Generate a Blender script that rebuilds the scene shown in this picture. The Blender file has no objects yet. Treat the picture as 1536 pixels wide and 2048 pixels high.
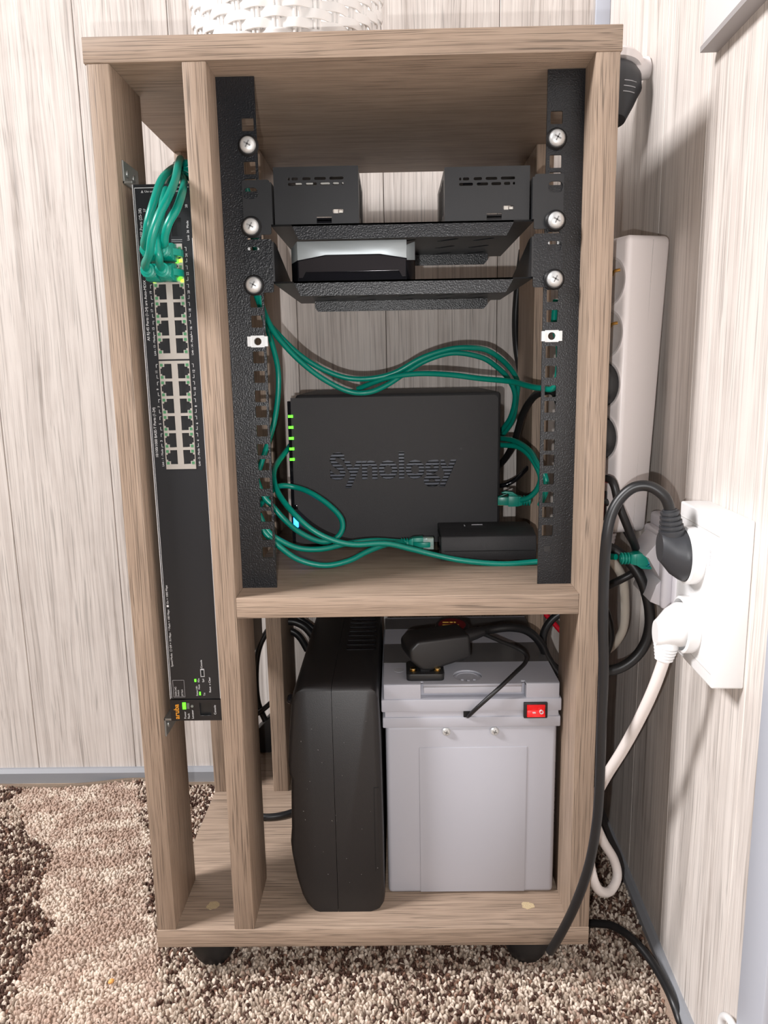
import bpy, bmesh, math, random
import numpy as np
from mathutils import Vector, Matrix
C = bpy.context
S = C.scene
COL = S.collection
PI = math.pi

# ------------------------------------------------------------------ camera, world, lights, exposure
cam = bpy.data.cameras.new('camera'); camo = bpy.data.objects.new('camera', cam); COL.objects.link(camo)
cam.sensor_fit = 'HORIZONTAL'; cam.sensor_width = 36.0; cam.lens = 1514.63 * 36.0 / 1536.0
cam.clip_start = 0.02; cam.clip_end = 60
camo.matrix_world = Matrix(((0.99978185, 0.0151661, 0.014361, 0.22277), (0.01131186, 0.18483477, -0.98270451, -0.60437),
                            (-0.01755821, 0.98265258, 0.1846229, 0.51555), (0, 0, 0, 1)))
S.camera = camo
w = bpy.data.worlds.new('world'); S.world = w; w.use_nodes = True
bg = w.node_tree.nodes['Background']; bg.inputs[0].default_value = (1.0, 0.97, 0.95, 1); bg.inputs[1].default_value = 0.06
def area(name, loc, target, size, power, color, shape='SQUARE'):
    l = bpy.data.lights.new(name, 'AREA'); l.shape = shape; l.size = size; l.energy = power; l.color = color
    o = bpy.data.objects.new(name, l); COL.objects.link(o); o.location = loc
    o.rotation_euler = (Vector(target) - Vector(loc)).to_track_quat('-Z', 'Y').to_euler(); return o
area('window_light', (-1.75, -0.66, 2.0), (0.3, 0.1, 0.5), 0.6, 98, (1.0, 0.97, 0.97))
fl = bpy.data.lights.new('phone_flash', 'POINT'); fl.energy = 8.0; fl.shadow_soft_size = 0.0025; fl.color = (1.0, 0.985, 0.98)
flo = bpy.data.objects.new('phone_flash', fl); COL.objects.link(flo); flo.location = (0.203, -0.604, 0.490)
S.view_settings.view_transform = 'Standard'; S.view_settings.look = 'None'
S.view_settings.exposure = 0.0; S.view_settings.gamma = 1.0; S.view_settings.use_curve_mapping = False

# ------------------------------------------------------------------ materials
def new_mat(name):
    m = bpy.data.materials.new(name); m.use_nodes = True
    return m, m.node_tree, m.node_tree.nodes['Principled BSDF']
def N(nt, t, **k):
    n = nt.nodes.new(t)
    for a, b in k.items(): setattr(n, a, b)
    return n
def plain(name, col, rough=0.5, metal=0.0, emit=None, es=0.0, bump=None, spec=0.5, alpha=1.0, trans=0.0):
    m, nt, b = new_mat(name)
    b.inputs['Base Color'].default_value = (*col, 1); b.inputs['Roughness'].default_value = rough
    b.inputs['Metallic'].default_value = metal; b.inputs['Specular IOR Level'].default_value = spec
    b.inputs['Alpha'].default_value = alpha; b.inputs['Transmission Weight'].default_value = trans
    if emit: b.inputs['Emission Color'].default_value = (*emit, 1); b.inputs['Emission Strength'].default_value = es
    if bump:
        g = N(nt, 'ShaderNodeNewGeometry'); n = N(nt, 'ShaderNodeTexNoise'); n.inputs['Scale'].default_value = bump[0]
        n.inputs['Detail'].default_value = 3; nt.links.new(g.outputs['Position'], n.inputs['Vector'])
        bp = N(nt, 'ShaderNodeBump'); bp.inputs['Strength'].default_value = bump[1]; bp.inputs['Distance'].default_value = bump[2]
        nt.links.new(n.outputs['Fac'], bp.inputs['Height']); nt.links.new(bp.outputs['Normal'], b.inputs['Normal'])
    return m
def ramp(nt, stops):
    r = N(nt, 'ShaderNodeValToRGB'); e = r.color_ramp.elements
    while len(e) < len(stops): e.new(0.5)
    for i, (p, c) in enumerate(stops): e[i].position = p; e[i].color = (*c, 1)
    return r
def grain(name, axis, light, mid, dark, fine=520, along=9, rough=0.55, bumpd=0.0004, contrast=(0.34, 0.52, 0.66), cross=0.15, swirl=0.02, pore=(800, 22, 0.56, 0.10, 0.5), wide=0.42):
    """wood print: streaks that run along one axis, in world position, offset per object"""
    m, nt, b = new_mat(name); L = nt.links.new
    g = N(nt, 'ShaderNodeNewGeometry'); oi = N(nt, 'ShaderNodeObjectInfo')
    add = N(nt, 'ShaderNodeVectorMath', operation='ADD'); L(g.outputs['Position'], add.inputs[0])
    off = N(nt, 'ShaderNodeVectorMath', operation='SCALE'); off.inputs[0].default_value = (3.1, 5.7, 7.3); L(oi.outputs['Random'], off.inputs['Scale']); L(off.outputs[0], add.inputs[1])
    # slow warp so the streaks wander
    wn = N(nt, 'ShaderNodeTexNoise'); wn.inputs['Scale'].default_value = 1.0; wn.inputs['Detail'].default_value = 2
    mp0 = N(nt, 'ShaderNodeMapping'); sc0 = [22, 22, 22]; sc0['xyz'.index(axis)] = 3.5; mp0.inputs['Scale'].default_value = sc0
    L(add.outputs[0], mp0.inputs['Vector']); L(mp0.outputs[0], wn.inputs['Vector'])
    wsub = N(nt, 'ShaderNodeVectorMath', operation='SUBTRACT'); L(wn.outputs['Color'], wsub.inputs[0]); wsub.inputs[1].default_value = (.5, .5, .5)
    wsc = N(nt, 'ShaderNodeVectorMath', operation='SCALE'); L(wsub.outputs[0], wsc.inputs[0]); wsc.inputs['Scale'].default_value = swirl
    add2 = N(nt, 'ShaderNodeVectorMath', operation='ADD'); L(add.outputs[0], add2.inputs[0]); L(wsc.outputs[0], add2.inputs[1])
    def streak(f, a, det, ro):
        mp = N(nt, 'ShaderNodeMapping'); sc = [f, f, f]; sc['xyz'.index(axis)] = a; mp.inputs['Scale'].default_value = sc
        n = N(nt, 'ShaderNodeTexNoise'); n.inputs['Scale'].default_value = 1; n.inputs['Detail'].default_value = det; n.inputs['Roughness'].default_value = ro
        L(add2.outputs[0], mp.inputs['Vector']); L(mp.outputs[0], n.inputs['Vector']); return n
    n1 = streak(fine, along, 4, 0.65); n2 = streak(fine * 0.18, along * 0.5, 3, 0.5); n3 = streak(30, 30, 2, 0.5)
    mx = N(nt, 'ShaderNodeMix'); mx.data_type = 'FLOAT'; mx.inputs[0].default_value = wide
    L(n1.outputs['Fac'], mx.inputs[2]); L(n2.outputs['Fac'], mx.inputs[3])
    mx2 = N(nt, 'ShaderNodeMix'); mx2.data_type = 'FLOAT'; mx2.inputs[0].default_value = cross
    L(mx.outputs[0], mx2.inputs[2]); L(n3.outputs['Fac'], mx2.inputs[3])
    r = ramp(nt, [(contrast[0], dark), (contrast[1], mid), (contrast[2], light)])
    L(mx2.outputs[0], r.inputs['Fac'])
    n4 = streak(pore[0], pore[1], 2, 0.5); pr_ = ramp(nt, [(pore[2], (1, 1, 1)), (pore[2] + pore[3], (pore[4],) * 3)]); L(n4.outputs['Fac'], pr_.inputs['Fac'])
    mu = N(nt, 'ShaderNodeMix'); mu.data_type = 'RGBA'; mu.blend_type = 'MULTIPLY'; mu.inputs[0].default_value = 1.0
    L(r.outputs['Color'], mu.inputs[6]); L(pr_.outputs['Color'], mu.inputs[7]); L(mu.outputs[2], b.inputs['Base Color'])
    bp = N(nt, 'ShaderNodeBump'); bp.inputs['Strength'].default_value = 0.5; bp.inputs['Distance'].default_value = bumpd
    L(n1.outputs['Fac'], bp.inputs['Height']); L(bp.outputs['Normal'], b.inputs['Normal'])
    b.inputs['Roughness'].default_value = rough; b.inputs['Specular IOR Level'].default_value = 0.35
    return m
OAK = dict(light=(0.44, 0.335, 0.255), mid=(0.345, 0.256, 0.192), dark=(0.165, 0.118, 0.085), contrast=(0.16, 0.46, 0.72), pore=(1500, 13, 0.53, 0.10, 0.50), swirl=0.006, wide=0.30)
oak_v = grain('oak_laminate_upright', 'z', fine=480, along=14, **OAK)
oak_h = grain('oak_laminate_across', 'x', fine=480, along=14, **OAK)
wallm = grain('whitewashed_pine_panel', 'z', (0.78, 0.725, 0.68), (0.63, 0.575, 0.535), (0.34, 0.29, 0.255), fine=330, along=4.5, rough=0.6, bumpd=0.0004, contrast=(0.31, 0.43, 0.56), cross=0.10, swirl=0.012, pore=(620, 7, 0.55, 0.14, 0.68))
floorm = grain('tan_laminate_floor', 'x', (0.55, 0.42, 0.30), (0.44, 0.33, 0.23), (0.2, 0.14, 0.09), fine=300, along=8)
blk_pc = plain('black_powder_coat', (0.0085, 0.0095, 0.012), 0.30, bump=(800, 1.0, 0.00032))
blk_sm = plain('black_satin_metal', (0.018, 0.019, 0.021), 0.36, bump=(2600, 0.25, 0.0002))
blk_pl = plain('black_plastic', (0.017, 0.017, 0.018), 0.42, bump=(1800, 0.2, 0.0002))
blk_ups = plain('scuffed_black_plastic', (0.013, 0.012, 0.0125), 0.45, bump=(1500, 0.3, 0.0003))
blk_gl = plain('glossy_black', (0.006, 0.006, 0.008), 0.12, spec=0.3)
blk_rub = plain('black_rubber', (0.012, 0.012, 0.013), 0.4)
blk_hole = plain('dark_recess', (0.004, 0.004, 0.004), 0.8)
nas_m = plain('matte_black_case', (0.026, 0.025, 0.027), 0.55, bump=(3500, 0.5, 0.0004))
steel = plain('zinc_steel', (0.70, 0.71, 0.71), 0.38, 0.5)
brass = plain('brass', (0.75, 0.55, 0.25), 0.25, 1.0)
bezel_m = plain('tinned_port_shield', (0.50, 0.47, 0.43), 0.42, 0.35)
gold = plain('gold_contact', (0.7, 0.42, 0.12), 0.3, 1.0)
ledoff = plain('led_lens_off', (0.08, 0.25, 0.12), 0.3)
ledgreen = plain('led_green_lit', (0.1, 0.9, 0.05), 0.4, emit=(0.10, 1.0, 0.01), es=2.2)
ledlime = plain('led_lime_lit', (0.5, 0.9, 0.1), 0.4, emit=(0.42, 1.0, 0.03), es=3.0)
ledblue = plain('led_blue_lit', (0.1, 0.3, 1.0), 0.4, emit=(0.02, 0.22, 1.0), es=5.5)
redlit = plain('red_rocker_lit', (0.8, 0.01, 0.01), 0.25, emit=(1.0, 0.01, 0.0), es=1.6)
redpl = plain('red_rocker', (0.78, 0.012, 0.015), 0.25, emit=(1.0, 0.01, 0.01), es=0.15)
teal = plain('teal_green_pvc', (0.0, 0.25, 0.185), 0.32)
teal_b = plain('teal_boot', (0.0, 0.27, 0.20), 0.38)
clear = plain('clear_plug', (0.55, 0.75, 0.72), 0.12, alpha=0.6)
clearblue = plain('clear_plug_blue', (0.02, 0.35, 0.5), 0.12, alpha=0.85)
greyp = plain('grey_abs', (0.50, 0.505, 0.56), 0.42)
silver = plain('silver_paint', (0.31, 0.345, 0.36), 0.38, 0.3)
whitep = plain('white_plastic', (0.86, 0.81, 0.80), 0.35)
whitep2 = plain('bright_white_plastic', (0.86, 0.86, 0.86), 0.35)
netw = plain('pale_grey_plastic', (0.62, 0.60, 0.63), 0.35)
cream = plain('cream_pvc', (0.62, 0.56, 0.48), 0.45)
whitec = plain('white_pvc', (0.80, 0.74, 0.71), 0.4)
trimm = plain('satin_aluminium_white', (0.50, 0.53, 0.60), 0.5)
skirt = plain('satin_skirting', (0.30, 0.31, 0.335), 0.5)
darkzinc = plain('dull_zinc', (0.36, 0.37, 0.36), 0.35, 0.7)
whiteprint = plain('white_print', (0.75, 0.76, 0.78), 0.5)
greyprint = plain('grey_print', (0.45, 0.45, 0.47), 0.5)
orangeprint = plain('orange_print', (0.85, 0.36, 0.03), 0.5)
yellowprint = plain('yellow_print', (0.8, 0.5, 0.08), 0.5)
redlabel = plain('red_label', (0.12, 0.010, 0.012), 0.4)
redcable = plain('red_pvc', (0.7, 0.01, 0.03), 0.3)
chip = plain('raw_chipboard', (0.55, 0.43, 0.26), 0.85, bump=(900, 1, .0008))
basketm = plain('white_woven_resin', (0.90, 0.88, 0.86), 0.45)
tape = plain('clear_tape', (0.13, 0.12, 0.11), 0.15, alpha=0.45)
bind_m = plain('rug_binding', (0.36, 0.26, 0.20), 0.85, bump=(500, 0.9, 0.001))
rugback = plain('rug_backing', (0.30, 0.22, 0.17), 0.95)
seedm = plain('orange_seed', (0.85, 0.42, 0.12), 0.6)
pcb = plain('pale_connector', (0.75, 0.72, 0.66), 0.4)

# ------------------------------------------------------------------ mesh helpers
class MB:
    def __init__(s): s.v = []; s.f = []; s.mi = []; s.m = 0
    def add(s, vs, fs):
        b = len(s.v); s.v += [tuple(x) for x in vs]
        for f in fs: s.f.append(tuple(i + b for i in f)); s.mi.append(s.m)
        return s
    def box(s, x0, x1, y0, y1, z0, z1, M=None):
        v = [Vector((x, y, z)) for x in (x0, x1) for y in (y0, y1) for z in (z0, z1)]
        if M is not None: v = [M @ p for p in v]
        return s.add(v, [(0, 1, 3, 2), (4, 6, 7, 5), (0, 4, 5, 1), (2, 3, 7, 6), (0, 2, 6, 4), (1, 5, 7, 3)])
    def prism(s, poly, axis, a, b, M=None):
        """poly in the two other axes (cyclic order x:(y,z) y:(x,z) z:(x,y))"""
        def P(p, t):
            q = {'x': (t, p[0], p[1]), 'y': (p[0], t, p[1]), 'z': (p[0], p[1], t)}[axis]
            return (M @ Vector(q)) if M is not None else Vector(q)
        n = len(poly); v = [P(p, a) for p in poly] + [P(p, b) for p in poly]
        return s.add(v, [tuple(range(n)), tuple(range(2 * n - 1, n - 1, -1))] + [(i, i + n, (i + 1) % n + n, (i + 1) % n) for i in range(n)])
    def lathe(s, prof, center, axis, seg=24, M=None, ring=False):
        """prof = [(r, t)] along axis direction"""
        a = Vector(axis).normalized(); u = a.orthogonal().normalized(); w_ = a.cross(u); c = Vector(center); vs = []
        for r, t in prof:
            for k in range(seg):
                an = 2 * PI * k / seg; vs.append(c + a * t + (u * math.cos(an) + w_ * math.sin(an)) * max(r, 1e-5))
        if M is not None: vs = [M @ p for p in vs]
        fs = []
        if ring:
            for i in range(len(prof)):
                j = (i + 1) % len(prof)
                for k in range(seg): fs.append((i * seg + k, i * seg + (k + 1) % seg, j * seg + (k + 1) % seg, j * seg + k))
            return s.add(vs, fs)
        for i in range(len(prof) - 1):
            for k in range(seg): fs.append((i * seg + k, i * seg + (k + 1) % seg, (i + 1) * seg + (k + 1) % seg, (i + 1) * seg + k))
        fs.append(tuple(range(seg - 1, -1, -1))); b = (len(prof) - 1) * seg; fs.append(tuple(range(b, b + seg)))
        return s.add(vs, fs)
    def cyl(s, c, axis, r, d, seg=24): return s.lathe([(r, 0), (r, d)], c, axis, seg)
    def tube(s, pts, r, seg=10, smooth=6):
        P = [Vector(p) for p in pts]
        if smooth > 1 and len(P) > 2:                                   # Catmull-Rom
            Q = []
            for i in range(len(P) - 1):
                p0 = P[max(i - 1, 0)]; p1 = P[i]; p2 = P[i + 1]; p3 = P[min(i + 2, len(P) - 1)]
                for k in range(smooth):
                    t = k / smooth
                    Q.append(0.5 * ((2 * p1) + (p2 - p0) * t + (2 * p0 - 5 * p1 + 4 * p2 - p3) * t * t + (3 * p1 - p0 - 3 * p2 + p3) * t ** 3))
            Q.append(P[-1]); P = Q
        n = len(P); vs = []; t0 = (P[1] - P[0]).normalized(); u = t0.orthogonal().normalized()
        rr = r if isinstance(r, (list, tuple)) else None
        for i in range(n):
            t = (P[min(i + 1, n - 1)] - P[max(i - 1, 0)]).normalized()
            u = (u - t * u.dot(t)).normalized(); w_ = t.cross(u)
            R = (rr[0] + (rr[1] - rr[0]) * i / (n - 1)) if rr else r
            for k in range(seg):
                a = 2 * PI * k / seg; vs.append(P[i] + (u * math.cos(a) + w_ * math.sin(a)) * R)
        fs = [(i * seg + k, i * seg + (k + 1) % seg, (i + 1) * seg + (k + 1) % seg, (i + 1) * seg + k) for i in range(n - 1) for k in range(seg)]
        fs.append(tuple(range(seg - 1, -1, -1))); b = (n - 1) * seg; fs.append(tuple(range(b, b + seg)))
        return s.add(vs, fs)
    def build(s, name, mats, parent=None, bevel=0.0, seg=2, smooth=True, M=None, kind=None, label=None, ang=35):
        me = bpy.data.meshes.new(name); me.from_pydata(s.v, [], s.f)
        if M is not None: me.transform(M)
        if not isinstance(mats, (list, tuple)): mats = [mats]
        for m in mats: me.materials.append(m)
        me.polygons.foreach_set('material_index', s.mi)
        bm = bmesh.new(); bm.from_mesh(me); bmesh.ops.recalc_face_normals(bm, faces=bm.faces)
        if bevel: bmesh.ops.bevel(bm, geom=[e for e in bm.edges if e.is_manifold and e.calc_face_angle(0) > 0.6], offset=bevel, segments=seg, profile=0.5, affect='EDGES', clamp_overlap=True)
        bm.to_mesh(me); bm.free()
        return link(name, me, parent, smooth, kind, label, ang)
def link(name, me, parent=None, smooth=True, kind=None, label=None, ang=35):
    if smooth:
        me.polygons.foreach_set('use_smooth', [True] * len(me.polygons)); me.set_sharp_from_angle(angle=math.radians(ang))
    o = bpy.data.objects.new(name, me); COL.objects.link(o)
    if parent: attach(o, parent)
    if kind: o['kind'] = kind
    if label: o['label'] = label
    return o
ROOTLOC = {}
def attach(o, parent):
    o.parent = parent
    top = parent; base = Vector((0, 0, 0))
    o.matrix_parent_inverse = Matrix.Translation(-ROOTLOC.get(parent.name, Vector((0, 0, 0))))
    ROOTLOC[o.name] = ROOTLOC.get(parent.name, Vector((0, 0, 0))) if o.type != 'EMPTY' else Vector(o.location)
    if o.type != 'EMPTY': ROOTLOC[o.name] = Vector((0, 0, 0))
def thing(name, label, cat, loc, group=None):
    o = bpy.data.objects.new(name, None); COL.objects.link(o); o.location = loc; o.empty_display_size = 0.02
    ROOTLOC[o.name] = Vector(loc); o['label'] = label; o['category'] = cat
    if group: o['group'] = group
    return o
def tag(o, label, cat, group=None):
    o['label'] = label; o['category'] = cat
    if group: o['group'] = group
    return o
def struct(o): o['kind'] = 'structure'; return o
def from_curve(cu, name):
    o = bpy.data.objects.new('tmp', cu); COL.objects.link(o)
    dg = C.evaluated_depsgraph_get(); me = bpy.data.meshes.new_from_object(o.evaluated_get(dg)); me.name = name
    bpy.data.objects.remove(o); bpy.data.curves.remove(cu); return me
def plate(name, loops, thick, M, mat, parent=None, label=None, bev=0.0):
    """a sheet with holes: loops[0] outer, the rest holes, in the local XY plane, thickness along local -Z..0"""
    cu = bpy.data.curves.new(name, 'CURVE'); cu.dimensions = '2D'; cu.fill_mode = 'BOTH'; cu.extrude = thick / 2
    for lp in loops:
        sp = cu.splines.new('POLY'); sp.points.add(len(lp) - 1)
        for i, (x, y) in enumerate(lp): sp.points[i].co = (x, y, 0, 1)
        sp.use_cyclic_u = True
    me = from_curve(cu, name)
    me.transform(M @ Matrix.Translation((0, 0, -thick / 2))); me.materials.clear(); me.materials.append(mat)
    me.polygons.foreach_set('material_index', [0] * len(me.polygons))
    bm = bmesh.new(); bm.from_mesh(me); bmesh.ops.remove_doubles(bm, verts=bm.verts, dist=1e-6); bmesh.ops.recalc_face_normals(bm, faces=bm.faces); bm.to_mesh(me); bm.free()
    return link(name, me, parent, False, None, label)
def sheet(name, loops, thick, M, mat, parent=None):
    """like plate(), for intricate outlines: constrained Delaunay, even-odd"""
    from mathutils.geometry import delaunay_2d_cdt
    V, E = [], []
    for lp in loops:
        b0 = len(V); V += [Vector(p) for p in lp]; E += [(b0 + i, b0 + (i + 1) % len(lp)) for i in range(len(lp))]
    v2, e2, f2, _, eo, _ = delaunay_2d_cdt(V, E, [], 0, 1e-7)
    def inside(x, y):
        c_ = False
        for lp in loops:
            for i in range(len(lp)):
                (x1, y1), (x2, y2) = lp[i], lp[i - 1]
                if (y1 > y) != (y2 > y) and x < (x2 - x1) * (y - y1) / (y2 - y1) + x1: c_ = not c_
        return c_
    tri = [f for f in f2 if inside(sum(v2[i].x for i in f) / len(f), sum(v2[i].y for i in f) / len(f))]
    n_ = len(v2); vs = [(p.x, p.y, 0) for p in v2] + [(p.x, p.y, -thick) for p in v2]
    fs = [tuple(f) for f in tri] + [tuple(i + n_ for i in reversed(f)) for f in tri]
    cnt = {}
    for f in tri:
        for i in range(len(f)): k = (f[i], f[(i + 1) % len(f)]); cnt[k] = 1
    for (a_, b_) in list(cnt):
        if (b_, a_) not in cnt: fs.append((b_, a_, a_ + n_, b_ + n_))
    q = MB(); q.add([M @ Vector(p) for p in vs], fs); return q.build(name, mat, parent, smooth=False)
# plane facing the viewer: local x -> world x, local y -> world z, local z -> world -y
def front(y): return Matrix(((1, 0, 0, 0), (0, 0, -1, y), (0, 1, 0, 0), (0, 0, 0, 1)))
def flatZ(z): return Matrix.Translation((0, 0, z))
def rect(x0, x1, y0, y1): return [(x0, y0), (x1, y0), (x1, y1), (x0, y1)]
def rrect(x0, x1, y0, y1, r, n=4):
    o = []
    for cx, cy, a in ((x1 - r, y0 + r, -90), (x1 - r, y1 - r, 0), (x0 + r, y1 - r, 90), (x0 + r, y0 + r, 180)):
        for k in range(n + 1): t = math.radians(a + 90 * k / n); o.append((cx + r * math.cos(t), cy + r * math.sin(t)))
    return o
def circ(x, y, r, n=20, a0=0): return [(x + r * math.cos(2 * PI * k / n + a0), y + r * math.sin(2 * PI * k / n + a0)) for k in range(n)]
def text_mesh(body, size, ext=0.0, offset=0.0, align='LEFT'):
    cu = bpy.data.curves.new('t', 'FONT'); cu.body = body; cu.size = size; cu.extrude = ext; cu.offset = offset; cu.resolution_u = 3
    cu.align_x = align; cu.align_y = 'CENTER'
    return from_curve(cu, 'lettering')
def text(body, size, M, mat, parent, name='lettering', **k):
    me = text_mesh(body, size, **k); me.transform(M); me.materials.clear(); me.materials.append(mat)
    return link(name, me, parent, False)
def frame(o, x, y, z=None):
    x = Vector(x).normalized(); y = Vector(y); y = (y - x * y.dot(x)).normalized(); z = x.cross(y)
    return Matrix(((x[0], y[0], z[0], o[0]), (x[1], y[1], z[1], o[1]), (x[2], y[2], z[2], o[2]), (0, 0, 0, 1)))

# ------------------------------------------------------------------ the room
FZ = -0.047                                                   # bare floor level
YB = 0.373                                                    # face of the rear wall
WA = math.atan(0.034)
WM = Matrix.Translation((0.475, 0.17, 0)) @ Matrix.Rotation(-WA, 4, 'Z')   # right wall: local x = out of wall(+ = into wall), y along, z up
fb = MB(); fb.box(-1.3, 0.6, -1.6, 0.5, FZ - 0.02, FZ); fo = struct(fb.build('floor', floorm))
wb = MB(); wb.box(-1.3, 0.60, YB + 0.006, YB + 0.05, FZ, 1.35); wbo = struct(wb.build('wall_back', plain('panel_joint', (0.12, 0.10, 0.09), 0.9)))
seams = [-1.2873, -1.148, -1.0366, -0.8993, -0.7857, -0.648, -0.5350, -0.3977, -0.2840, -0.1470, -0.0356, 0.1037, 0.2151, 0.3540, 0.4830]
for a, b in zip(seams[:-1], seams[1:]):
    p = MB(); p.box(a + 0.0004, b - 0.0004, YB, YB + 0.008, FZ, 1.35); p.build('plank', wallm, wbo, bevel=0.0006, seg=1)
wr = MB(); wr.box(0.006, 0.05, -1.9, 0.24, FZ, 1.35, WM); wro = struct(wr.build('wall_right', bpy.data.materials['panel_joint']))
e = 0.21
for i in range(16):
    wdt = (0.1114, 0.1393)[i % 2] if i else 0.095
    p = MB(); p.box(0, 0.008, e - wdt + 0.0004, e - 0.0004, FZ, 1.35, WM); p.build('plank', wallm, wro, bevel=0.0006, seg=1); e -= wdt
t = MB(); t.box(0.4650, 0.4815, YB - 0.004, YB + 0.002, FZ, 1.35); struct(t.build('trim_1', trimm, bevel=0.0006))
t = MB(); t.prism([(YB, FZ), (YB - 0.008, FZ), (YB - 0.008, FZ + 0.015), (YB - 0.004, FZ + 0.020), (YB, FZ + 0.020)], 'x', -1.3, 0.47); struct(t.build('baseboard_back', skirt))
t = MB(); t.prism([(0, FZ), (-0.007, FZ), (-0.007, FZ + 0.014), (-0.003, FZ + 0.019), (0, FZ + 0.019)], 'y', -1.8, 0.205, WM); struct(t.build('baseboard_right', skirt))
t = MB(); t.box(-0.0045, 0.001, -0.345, -0.309, FZ, 1.35, WM); struct(t.build('trim_2', trimm, bevel=0.001))

# ------------------------------------------------------------------ rug with a looped pile
rug = thing('rug', 'brown, cream and beige speckled loop-pile rug under the cabinet', 'rug', (0.0, 0.0, FZ))
RX0, RY0 = -0.75, -0.42
def rug_xr(y): return 0.4605 + 0.055 * max(0, y - 0.02) + 0.006 * math.sin(y * 14)
def rug_yb(x): return 0.3495 + 0.012 * math.exp(-((x + 0.14) / 0.05) ** 2) + 0.002 * math.sin(x * 30)
bk = MB(); nx, ny = 40, 20; vs = []
xs_ = [RX0 + (1.0) * i / nx for i in range(nx + 1)]
for tz in (FZ + 0.0005, FZ + 0.004):
    for i in range(nx + 1):
        for j in range(ny + 1):
            y = RY0 + (0.77) * j / ny; f_ = i / nx; fy = j / ny
            xr = rug_xr(y); x = RX0 + (xr - RX0) * f_; yb = rug_yb(x); y2 = RY0 + (yb - RY0) * fy
            vs.append((x, y2, tz))
n1 = (nx + 1) * (ny + 1); fs = []
for i in range(nx):
    for j in range(ny):
        a = i * (ny + 1) + j; fs += [(a, a + ny + 1, a + ny + 2, a + 1), (a + n1, a + 1 + n1, a + ny + 2 + n1, a + ny + 1 + n1)]
bk.add(vs, fs); bk.build('backing', rugback, rug)
random.seed(5); rng = np.random.default_rng(7)
bt = MB(); bt.tube([(rug_xr(y), y, FZ + 0.0042) for y in np.linspace(RY0, 0.345, 30)], 0.0042, 8, 2); bt.build('binding', bind_m, rug)
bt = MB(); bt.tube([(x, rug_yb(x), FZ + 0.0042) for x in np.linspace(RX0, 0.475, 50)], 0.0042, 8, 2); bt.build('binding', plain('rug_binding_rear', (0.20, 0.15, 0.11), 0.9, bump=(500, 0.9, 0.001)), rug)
pitch = 0.0030
gx, gy = np.meshgrid(np.arange(RX0, 0.49, pitch), np.arange(-0.24, 0.365, pitch)); X = gx.ravel(); Y = gy.ravel()
X = X + rng.uniform(-.0016, .0016, X.size); Y = Y + rng.uniform(-.0016, .0016, Y.size)
keep = (X < np.array([rug_xr(y) for y in Y]) - 0.004) & (Y < np.array([rug_yb(x) for x in X]) - 0.003); X = X[keep]; Y = Y[keep]; n = X.size
def vnoise(x, y, s, seed):
    r = np.random.default_rng(seed).random((64, 64)); fx = x / s; fy = y / s; ix = np.floor(fx).astype(int); iy = np.floor(fy).astype(int); tx = fx - ix; ty = fy - iy
    tx = tx * tx * (3 - 2 * tx); ty = ty * ty * (3 - 2 * ty); g = lambda a, b: r[a % 64, b % 64]
    return (g(ix, iy) * (1 - tx) + g(ix + 1, iy) * tx) * (1 - ty) + (g(ix, iy + 1) * (1 - tx) + g(ix + 1, iy + 1) * tx) * ty
lb = np.interp(Y, [-0.04, 0.08, 0.20, 0.31], [-0.115, -0.148, -0.200, -0.285]) + (vnoise(X, Y, 0.04, 3) - .5) * 0.03     # dark | pale boundary
rb = np.interp(Y, [-0.04, 0.04, 0.31, 0.36], [0.002, -0.016, -0.119, -0.146]) + (vnoise(X, Y, 0.02, 4) - .5) * 0.016
pale = (X > lb) & (X < rb)
band = vnoise(X * 0.35, Y, 0.030, 11); patch = vnoise(X, Y * 1.2, 0.022, 12); r1 = rng.random(n)
fleck = vnoise(X + 3, Y + 2, 0.0048, 21)
pd = np.where(pale, 0.0, np.where(X < lb, np.where(fleck > 0.42, 0.88, 0.15) * (0.35 + 0.65 * (band > 0.25)), np.where(fleck > 0.53, 0.80, 0.08) * np.clip((band + .15) * 1.6, 0.45, 1)))
pd = np.where((~pale) & (X > 0) & (Y < -0.005), pd * 0.75, pd)
base = np.empty((n, 3))
creamc = np.array((0.70, 0.595, 0.50)); beige = np.array((0.47, 0.345, 0.275)); tanc = np.array((0.42, 0.335, 0.265)); dk = np.array((0.065, 0.028, 0.017)); mid = np.array((0.22, 0.12, 0.08))
mixp = np.clip((patch - 0.42) * 2.0 + (vnoise(X, Y, 0.006, 31) - .45) * 1.3 + (rng.random(n) - .5) * 0.25, 0, 1)[:, None]
base[:] = beige * (1 - mixp) + creamc * mixp
r2 = (0.5 * rng.random(n) + 0.5 * vnoise(X, Y, .005, 41))[:, None]
nb = np.where(r2 < 0.45, creamc, np.where(r2 < 0.75, tanc, beige))
base = np.where(pale[:, None], base, nb)
isd = r1 < pd; base = np.where(isd[:, None], np.where(rng.random(n)[:, None] < 0.85, dk, mid), base)
base *= rng.uniform(0.85, 1.15, n)[:, None]
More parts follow.
